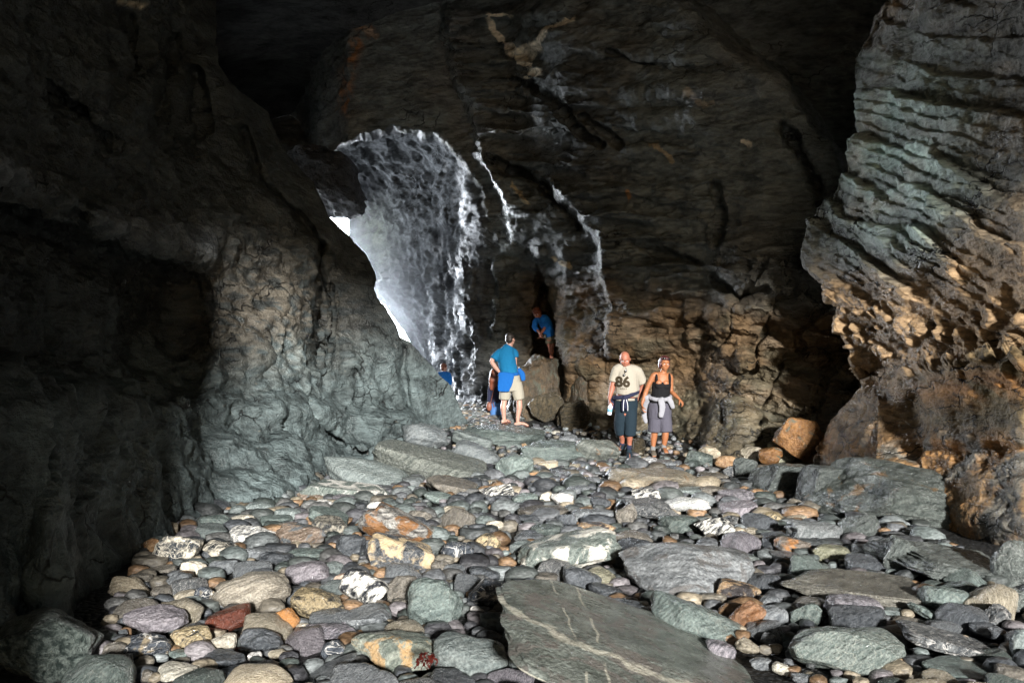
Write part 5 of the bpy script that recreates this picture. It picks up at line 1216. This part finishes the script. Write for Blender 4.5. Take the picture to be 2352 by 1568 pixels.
    body = hp + [limb([(J(350, 1000), .155, .12), (J(345, 900), .165, .125), (J(318, 790), .150, .115), (J(300, 690), .158, .120), (J(298, 620), .15, .105), (J(318, 560), .10, .08), (J(335, 530), .06, .06)]), limb([(J(332, 550), .062, .062), (J(342, 480), .058, .06)])]
    armL = [(J(260, 590), .065), (J(215, 615), .060), (J(165, 660), .050), (J(128, 705, -.03), .044), (J(165, 770, -.02), .044), (J(212, 828, .0), .029)]
    armR = [(J(365, 590, .05), .06), (J(390, 615, .05), .058), (J(393, 700, .03), .048), (J(398, 775, .02), .043), (J(410, 830, .04), .042), (J(424, 885, .08), .030)]
    body += [limb(armL), limb(armR)]
    body += hand(J(214, 832, 0), (.75, .3, -.35), (.3, 1, 0), (0, 0, 1), .45); body += hand(J(425, 890, .08), (.05, .3, -1), (-1, 0, 0), (0, 1, 0), .5)
    body += [limb([(J(300, 980), .09, .10), (J(285, 1080), .080, .088), (J(272, 1170), .056, .062), (J(262, 1250, -.01), .060, .068), (J(268, 1340), .040, .045), (J(270, 1385), .035, .04)]),
             limb([(J(400, 980), .09, .10), (J(430, 1080), .080, .088), (J(445, 1160), .056, .062), (J(448, 1240), .060, .068), (J(432, 1350), .040, .045), (J(428, 1405), .035, .04)]),
             foot(J(270, 1390), J(335, 1418, .10), .038), foot(J(428, 1410), J(548, 1452, -.04), .038)]
    skin('body', body, .0062, 5, PM['skin_pale'], bl)
    hb = lambda x, y, z, a, b, c: blob(P(x, y, z), (a, b, c), R, 3)
    skin('hair', [hb(0, .022, .045, .082, .094, .078), hb(0, .06, -.01, .074, .052, .072)], .007, 3, PM['hair_dark'], bl, .003, (60, 60, 60), 1)
    shirt = [limb([(J(335, 930), .172, .135), (J(320, 800), .165, .130), (J(300, 690), .172, .132), (J(298, 625), .166, .118), (J(318, 562), .115, .095), (J(333, 528), .072, .07)], dome=False), limb([(J(265, 592), .078), (J(215, 615), .074), (J(172, 655), .072), (J(150, 685, -.02), .072)], dome=False), limb([(J(360, 592, .04), .074), (J(392, 615, .05), .072), (J(397, 660, .04), .070)], dome=False)]
    skin('shirt', shirt, .008, 5, PM['blue1'], bl, .009, (8, 8, 5), 7)
    skin('shorts', [limb([(J(345, 880), .175, .135), (J(355, 980), .182, .14), (J(362, 1050), .180, .13)], dome=False), limb([(J(300, 960), .115, .12), (J(282, 1080), .108, .112), (J(276, 1150), .10, .105)], dome=False), limb([(J(405, 960), .115, .12), (J(432, 1080), .112, .115), (J(446, 1150), .102, .108)], dome=False)], .009, 5, PM['beige'], bl, .008, (9, 9, 4), 8)
    tied_jacket(bl, 'tied_jacket', J(325, 850), .178, .145, PM['blue2'], [[(J(300, 850, -.15), .15, .03), (J(290, 930, -.17), .145, .022), (J(272, 1000, -.17), .125, .018), (J(268, 1048, -.17), .108, .014)], [(J(445, 810, .05), .045, .035), (J(480, 860, .04), .055, .03), (J(495, 925, .03), .04, .02)]], J(222, 868, -.1))
    for a, t_ in ((J(270, 1390), J(335, 1418, .10)), (J(428, 1410), J(548, 1452, -.04))):
        a = Vector(a); t_ = Vector(t_); d = t_ - a; d.z = 0; sd = Vector((-d.y, d.x, 0)).normalized(); m = Vector((a.x, a.y, t_.z - .018))
        so = skin('sandal', [limb([(m - d * .32, .036, .012), (m + d * .5, .045, .012), (m + d * 1.08, .038, .012)], sd, 12)] + [limb([(m + d * f + sd * .046, .016, .010), (m + d * f + Vector((0, 0, h + .018)), .016, .010), (m + d * f - sd * .046, .016, .010)], d, 8) for f, h in ((.75, .05), (.42, .07))], .006, 2, PM['sandal'], bl)
    # ---------------------------------------------------------------- girl in front of him
    S = 577.; g = at(1138, 966, 18.0)
    gi = empty('person', g, 'girl with long red brown hair and jeans half hidden by the man in blue', 'person', 'people exploring the cave')
    J = lambda x, z, y=0.0: Vector(((x - 175) / S, y, (1400 - z) / S))
    R = turn(math.radians(160), math.radians(8), 0)
    hp, P = head_pieces(J(168, 860), R, .92)
    body = hp + [limb([(J(180, 1190), .105, .085), (J(178, 1100), .10, .08), (J(172, 1010), .11, .085), (J(170, 960), .09, .07), (J(168, 930), .045, .045)]), limb([(J(168, 945), .044), (J(168, 890), .042)]),
                 limb([(J(140, 970), .042), (J(125, 985), .040), (J(112, 1060), .034), (J(108, 1120), .029), (J(98, 1190, .03), .021)]), limb([(J(200, 970), .042), (J(220, 985), .040), (J(232, 1060), .034), (J(235, 1120), .029), (J(232, 1180), .021)]),
                 limb([(J(158, 1180), .07), (J(158, 1280), .055), (J(160, 1370), .036)]), limb([(J(205, 1180), .07), (J(208, 1280), .055), (J(208, 1370), .036)]), foot(J(160, 1375), J(165, 1392, .14), .033), foot(J(208, 1375), J(212, 1392, .14), .033)]
    body += hand(J(98, 1193, .03), (0, .1, -1), (1, 0, 0), (0, 1, 0), .8); body += hand(J(232, 1183), (0, .1, -1), (-1, 0, 0), (0, 1, 0), .5)
    skin('body', body, .0062, 4, PM['skin_pale'], gi)
    hb = lambda x, y, z, a, b, c: blob(P(x, y, z), (a, b, c), R, 3)
    skin('hair', [hb(0, .02, .04, .085, .095, .085), limb([(P(0, .06, 0), .08, .06), (P(-.01, .10, -.12), .085, .05), (J(150, 960, -.09), .08, .04), (J(140, 1000, -.09), .06, .03), (J(132, 1030, -.09), .03, .018)])], .008, 3, PM['hair_red'], gi, .006, (40, 40, 6), 2)
    skin('top', [limb([(J(182, 1190), .118, .10), (J(178, 1100), .115, .095), (J(172, 1010), .125, .10), (J(170, 962), .10, .085), (J(168, 935), .055, .055)], dome=False), limb([(J(140, 972), .05), (J(124, 988), .049), (J(111, 1060), .044), (J(107, 1120), .04), (J(100, 1175, .02), .035)], dome=False), limb([(J(200, 972), .05), (J(221, 988), .049), (J(232, 1060), .044), (J(235, 1120), .04), (J(233, 1165), .035)], dome=False)], .008, 4, PM['navy'], gi, .005, (10, 10, 6), 3)
    skin('jeans', [limb([(J(182, 1160), .115, .095), (J(182, 1220), .118, .10)], dome=False), limb([(J(158, 1190), .078), (J(157, 1290), .068), (J(158, 1385), .064)], dome=False), limb([(J(207, 1190), .078), (J(209, 1290), .068), (J(210, 1385), .064)], dome=False)], .008, 4, PM['jeans'], gi, .005, (10, 10, 5), 3)
    for x in (160, 208): shoe(gi, J(x, 1375), J(x + 4, 1392, .14), PM['sandal'], .036)
    bg = empty('shoulder_bag', g + J(105, 1215, -.06), 'dark red brown leather shoulder bag hanging beside the girl', 'bag')
    skin('bag_body', [limb([(Vector((0, 0, .03)), .045, .03), (Vector((-.005, 0, -.03)), .06, .04), (Vector((0, 0, -.09)), .045, .03)])], .007, 4, PM['bag'], bg)
    skin('strap', [limb([(Vector((.02, 0, .02)), .009, .005), (Vector((.06, -.05, .2)), .009, .005), (Vector((.11, -.06, .42)), .009, .005)], n=8), limb([(Vector((.02, .02, .02)), .009, .005), (Vector((.075, -.055, .05)), .009, .005), (Vector((.10, -.06, -.04)), .007, .004)], n=8)], .004, 2, PM['bag'], bg)
    # ---------------------------------------------------------------- boy on the ledge
    S = 533.; g = at(1268.5, 822, 19.5)
    bo = empty('person', g, 'boy in a blue fleece bending over his hands on the rock ledge', 'person', 'people exploring the cave')
    J = lambda x, z, y=0.0: Vector(((x - 835) / S, y, (660 - z) / S))
    R = turn(math.radians(-22), math.radians(20), math.radians(-14))
    hp, P = head_pieces(J(655, 138, -.10), R, .98)
    body = hp + [limb([(J(808, 430), .105, .09), (J(800, 390), .11, .09), (J(775, 300, -.02), .115, .095), (J(735, 220, -.05), .12, .095), (J(705, 190, -.07), .085, .07), (J(690, 178, -.08), .045, .045)]), limb([(J(700, 190, -.07), .046), (J(672, 155, -.09), .044)]),
                 limb([(J(670, 205, -.10), .046), (J(640, 225, -.12), .042), (J(628, 270, -.15), .036), (J(630, 305, -.18), .031), (J(655, 335, -.25), .030), (J(678, 362, -.30), .022)]),
                 limb([(J(745, 210, -.05), .046), (J(762, 235, -.09), .042), (J(755, 275, -.15), .036), (J(742, 305, -.20), .031), (J(725, 335, -.25), .030), (J(705, 365, -.30), .022)]),
                 limb([(J(795, 420, .02), .065), (J(800, 500, .02), .052), (J(808, 545, .02), .040), (J(815, 580, .03), .042), (J(825, 625, .03), .027)]), limb([(J(830, 420, .03), .065), (J(842, 500, .0), .052), (J(835, 550, .0), .040), (J(838, 590, .02), .042), (J(836, 632, .03), .027)]),
                 foot(J(822, 632, .03), J(815, 655, -.12), .032), foot(J(838, 636, .03), J(838, 657, -.12), .032)]
    body += hand(J(680, 366, -.31), (.25, -.2, -.9), (1, 0, 0), (0, -1, 0), .6); body += hand(J(703, 368, -.31), (-.25, -.2, -.9), (-1, 0, 0), (0, -1, 0), .6)
    skin('body', body, .006, 4, PM['skin_red'], bo)
    eyes(bo, P, .98, PM['teeth'], PM['plastic'])
    hb = lambda x, y, z, a, b, c: blob(P(x, y, z), (a, b, c), R, 3)
    skin('hair', [hb(0, .02, .045, .088, .098, .085), hb(0, .07, -.01, .08, .05, .075), hb(0, -.055, .06, .075, .035, .035), hb(-.072, .02, -.01, .02, .05, .045), hb(.072, .02, -.01, .02, .05, .045)], .007, 2, PM['hair_red'], bo, .006, (40, 40, 30), 5)
    skin('fleece', [limb([(J(808, 405), .122, .105), (J(780, 300, -.02), .130, .108), (J(738, 222, -.05), .135, .108), (J(708, 192, -.07), .10, .085), (J(695, 180, -.075), .06, .06)], dome=False), limb([(J(675, 205, -.10), .058), (J(640, 225, -.12), .056), (J(627, 272, -.15), .052), (J(632, 308, -.18), .050), (J(655, 338, -.25), .045)], dome=False), limb([(J(745, 212, -.05), .058), (J(763, 237, -.09), .056), (J(756, 277, -.15), .052), (J(742, 308, -.20), .050)], dome=False)], .008, 4, PM['blue3'], bo, .007, (12, 12, 8), 6)
    skin('shorts', [limb([(J(808, 385), .118, .10), (J(812, 440), .122, .105)], dome=False), limb([(J(795, 420, .02), .078), (J(798, 490, .02), .076)], dome=False), limb([(J(832, 420, .02), .078), (J(842, 490, .0), .076)], dome=False)], .008, 4, PM['olive'], bo, .005, (12, 12, 6), 7)
    for x, z in ((820, 640), (838, 642)): shoe(bo, J(x, z - 6, .03), J(x, z + 15, -.12), PM['boot'], .036)
    cm = empty('camera_pouch', g + J(745, 408, -.12), 'small black camera pouch hanging at the waist of the boy', 'pouch')
    skin('pouch_body', [limb([(Vector((0, 0, .035)), .040, .025), (Vector((0, 0, -.035)), .042, .028)])], .006, 3, PM['plastic'], cm)
    skin('strap', [limb([(Vector((0, .02, .03)), .007, .004), (Vector((.04, .09, .10)), .007, .004), (Vector((.10, .12, .13)), .007, .004)], n=8)], .004, 1, PM['black'], cm)
    # ---------------------------------------------------------------- far child in the passage
    g = at(1020, 905, 22.4); g.z = float(ground_z(g.x, g.y))
    fa = empty('person', g, 'distant person in a dark blue jacket far back in the passage', 'person', 'people exploring the cave')
    fa.scale = (.85, .85, .85); R = turn(math.radians(120), 0, 0); hp, P = head_pieces((0, 0, g.z * 0 + 1.22), R, .95)
    body = hp + [limb([((0, 0, .6), .12, .10), ((0, 0, .8), .12, .09), ((0, 0, .98), .13, .09), ((0, 0, 1.07), .08, .06), ((0, 0, 1.12), .045, .045)]), limb([((0, 0, 1.08), .045), ((0, 0, 1.18), .043)]),
                 limb([((-.07, 0, .6), .07), ((-.08, 0, .35), .05), ((-.08, .02, .08), .035)]), limb([((.07, 0, .6), .07), ((.08, 0, .35), .05), ((.08, .02, .08), .035)]), foot((-.08, .02, .07), (-.1, -.12, .03), .034), foot((.08, .02, .07), (.1, -.12, .03), .034)]
    for s in (-1, 1):
        body += [limb([((s * .10, 0, 1.03), .045), ((s * .15, 0, 1.0), .042), ((s * .19, .02, .82), .034), ((s * .17, -.08, .66), .024)])] + hand((s * .17, -.085, .65), (0, -.3, -1), (-s, 0, 0), (0, -1, 0), .5)
    skin('body', body, .0065, 4, PM['skin_pale'], fa)
    skin('hair', [blob(P(0, .02, .045), (.086, .096, .08), R, 3), blob(P(0, .06, -.02), (.078, .05, .08), R, 3)], .008, 3, PM['hair_red'], fa, .005, (40, 40, 20), 4)
    skin('jacket', [limb([((0, 0, .62), .15, .125), ((0, 0, .8), .15, .115), ((0, 0, 1.0), .145, .105), ((0, 0, 1.09), .07, .07)], dome=False)] + [limb([((s * .10, 0, 1.03), .06), ((s * .15, 0, 1.0), .058), ((s * .19, .02, .82), .05), ((s * .175, -.06, .69), .042)], dome=False) for s in (-1, 1)], .009, 4, PM['blue2'], fa, .006, (10, 10, 6), 2)
    skin('trousers', [limb([((0, 0, .66), .13, .105), ((0, 0, .58), .13, .105)], dome=False)] + [limb([((s * .07, 0, .6), .08), ((s * .08, 0, .35), .066), ((s * .08, .02, .06), .055)], dome=False) for s in (-1, 1)], .009, 4, PM['navy'], fa, .005, (10, 10, 5), 2)
    # ---------------------------------------------------------------- the rock the boy climbs on, and the seaweed
    r = np.random.RandomState(3)
    def outcrop(name, px, py, Y, w, d, h, seed, label, mat, lean=(0, 0), box=.4):
        V, F = stone_shape(seed, 6, cuts=9, box=box, lo=.8, sharp=16, rough=.07)
        c = at(px, py, Y); V = V * np.array([w / 2, d / 2, h]); V[:, 0] += lean[0] * V[:, 2]; V[:, 1] += lean[1] * V[:, 2]
        q = V * 2.2 + seed; dn = .10 * ridged(q * np.array([1, 1, .8]), 5, .6); nn = V / (np.linalg.norm(V, axis=1)[:, None]); V = V + nn * dn[:, None]
        me = mesh_np(name, V, F); o = link(name, me, mat, loc=(c.x, c.y, float(ground_z(c.x, c.y)) - .05)); tag(o, label, 'rock'); return o
    wr = stone_material('brown_outcrop', (.032, .026, .017), (.085, .058, .032), scale=6, band=(1, 1, 1.2), rough=.42, bumpd=.02, patch=(.06, .062, .045), patch_amt=.4)
    outcrop('rock_outcrop', 1224, 960, 18.5, 1.05, 1.3, 1.16, 41, 'broad brown rock outcrop in front of the boy, behind the man in blue', wr, (.02, .06), .35)
    outcrop('rock_outcrop', 1332, 960, 18.2, .42, 1.0, 1.28, 43, 'narrow dark rock pillar right of the boy', wr, (-.03, .05), .6)
    outcrop('rock_outcrop', 1276, 960, 19.4, .9, 1.0, 1.10, 47, 'low dark ledge of rock under the boy\'s feet', wr, (0, 0), 1.2)
    k = plain_material('red_seaweed', (.045, .006, .004), .3, .4, 60, .003, .5)
    c = at(985, 1515, 4.62)
    V, F = [], []
    for q in range(22):
        a = r.uniform(0, 6.28); L = r.uniform(.02, .06); p = Vector((r.uniform(-.05, .05), r.uniform(-.03, .03), r.uniform(0, .04))); w = r.uniform(.006, .012)
        dirv = Vector((math.cos(a), math.sin(a) * .6, r.uniform(-.2, .5))); sd = Vector((-math.sin(a), math.cos(a), 0))
        n0 = len(V)
        for s_ in range(6):
            f = s_ / 5; pp = p + dirv * L * f + Vector((0, 0, -.05 * f * f)) + sd * .01 * math.sin(f * 9 + q); ww = w * (1 - .6 * f) * (1 + .4 * math.sin(f * 14))
            V += [tuple(pp - sd * ww), tuple(pp + sd * ww)]
            if s_: F.append((n0 + 2 * s_ - 2, n0 + 2 * s_ - 1, n0 + 2 * s_ + 1, n0 + 2 * s_))
    me = bpy.data.meshes.new('seaweed'); me.from_pydata(V, [], F); o = link('seaweed', me, k, loc=c)
    tag(o, 'shiny tuft of dark red seaweed lying between two green boulders', 'seaweed')
# ================================================================== light, camera, render settings
def build_light():
    el = math.radians(SUN_EL)
    tx, ty = SUN_T
    travel = Vector((tx, ty, -math.tan(el) * math.hypot(tx, ty))).normalized()
    L = bpy.data.lights.new('sun', 'SUN'); L.energy = SUN_E; L.angle = math.radians(SUN_A); L.color = (1.0, .985, .96)
    o = bpy.data.objects.new('sun', L); COL.objects.link(o); o.location = (4, -12, 9)
    o.rotation_euler = travel.to_track_quat('-Z', 'Y').to_euler()
    wd = bpy.data.worlds.new('World'); scene.world = wd; wd.use_nodes = True
    nt = wd.node_tree; bg = nt.nodes['Background']
    sk = nt.nodes.new('ShaderNodeTexSky'); sk.sky_type = 'NISHITA'; sk.sun_disc = False
    sk.sun_elevation = el; sk.sun_rotation = math.atan2(-tx, -ty)
    nt.links.new(sk.outputs[0], bg.inputs[0]); bg.inputs[1].default_value = SKY_S
def build_camera():
    c = bpy.data.cameras.new('camera'); c.sensor_width = 36; c.lens = 18 / math.tan(math.radians(30)); c.clip_end = 3000; c.clip_start = .05
    o = bpy.data.objects.new('camera', c); COL.objects.link(o); o.location = (0, 0, EYE); o.rotation_euler = (math.radians(90), 0, 0)
    scene.camera = o
SUN_EL = 15.5; SUN_T = (-.165, .97); SUN_E = 11.5; SUN_A = 4.0; SKY_S = .085

build_light(); build_camera()
build_ground(); build_left_wall(); build_back_wall(); build_right_wall(); build_shell(); build_sky(); build_haze()
if 'build_stones' in globals(): build_stones()
if 'build_people' in globals(): build_people()
scene.view_settings.view_transform = 'Standard'; scene.view_settings.look = 'None'; scene.view_settings.exposure = 0; scene.view_settings.gamma = 1
scene.render.engine = 'CYCLES'
scene.cycles.use_denoising = True
scene.cycles.max_bounces = 6; scene.cycles.diffuse_bounces = 3; scene.cycles.glossy_bounces = 3
scene.cycles.sample_clamp_indirect = 8
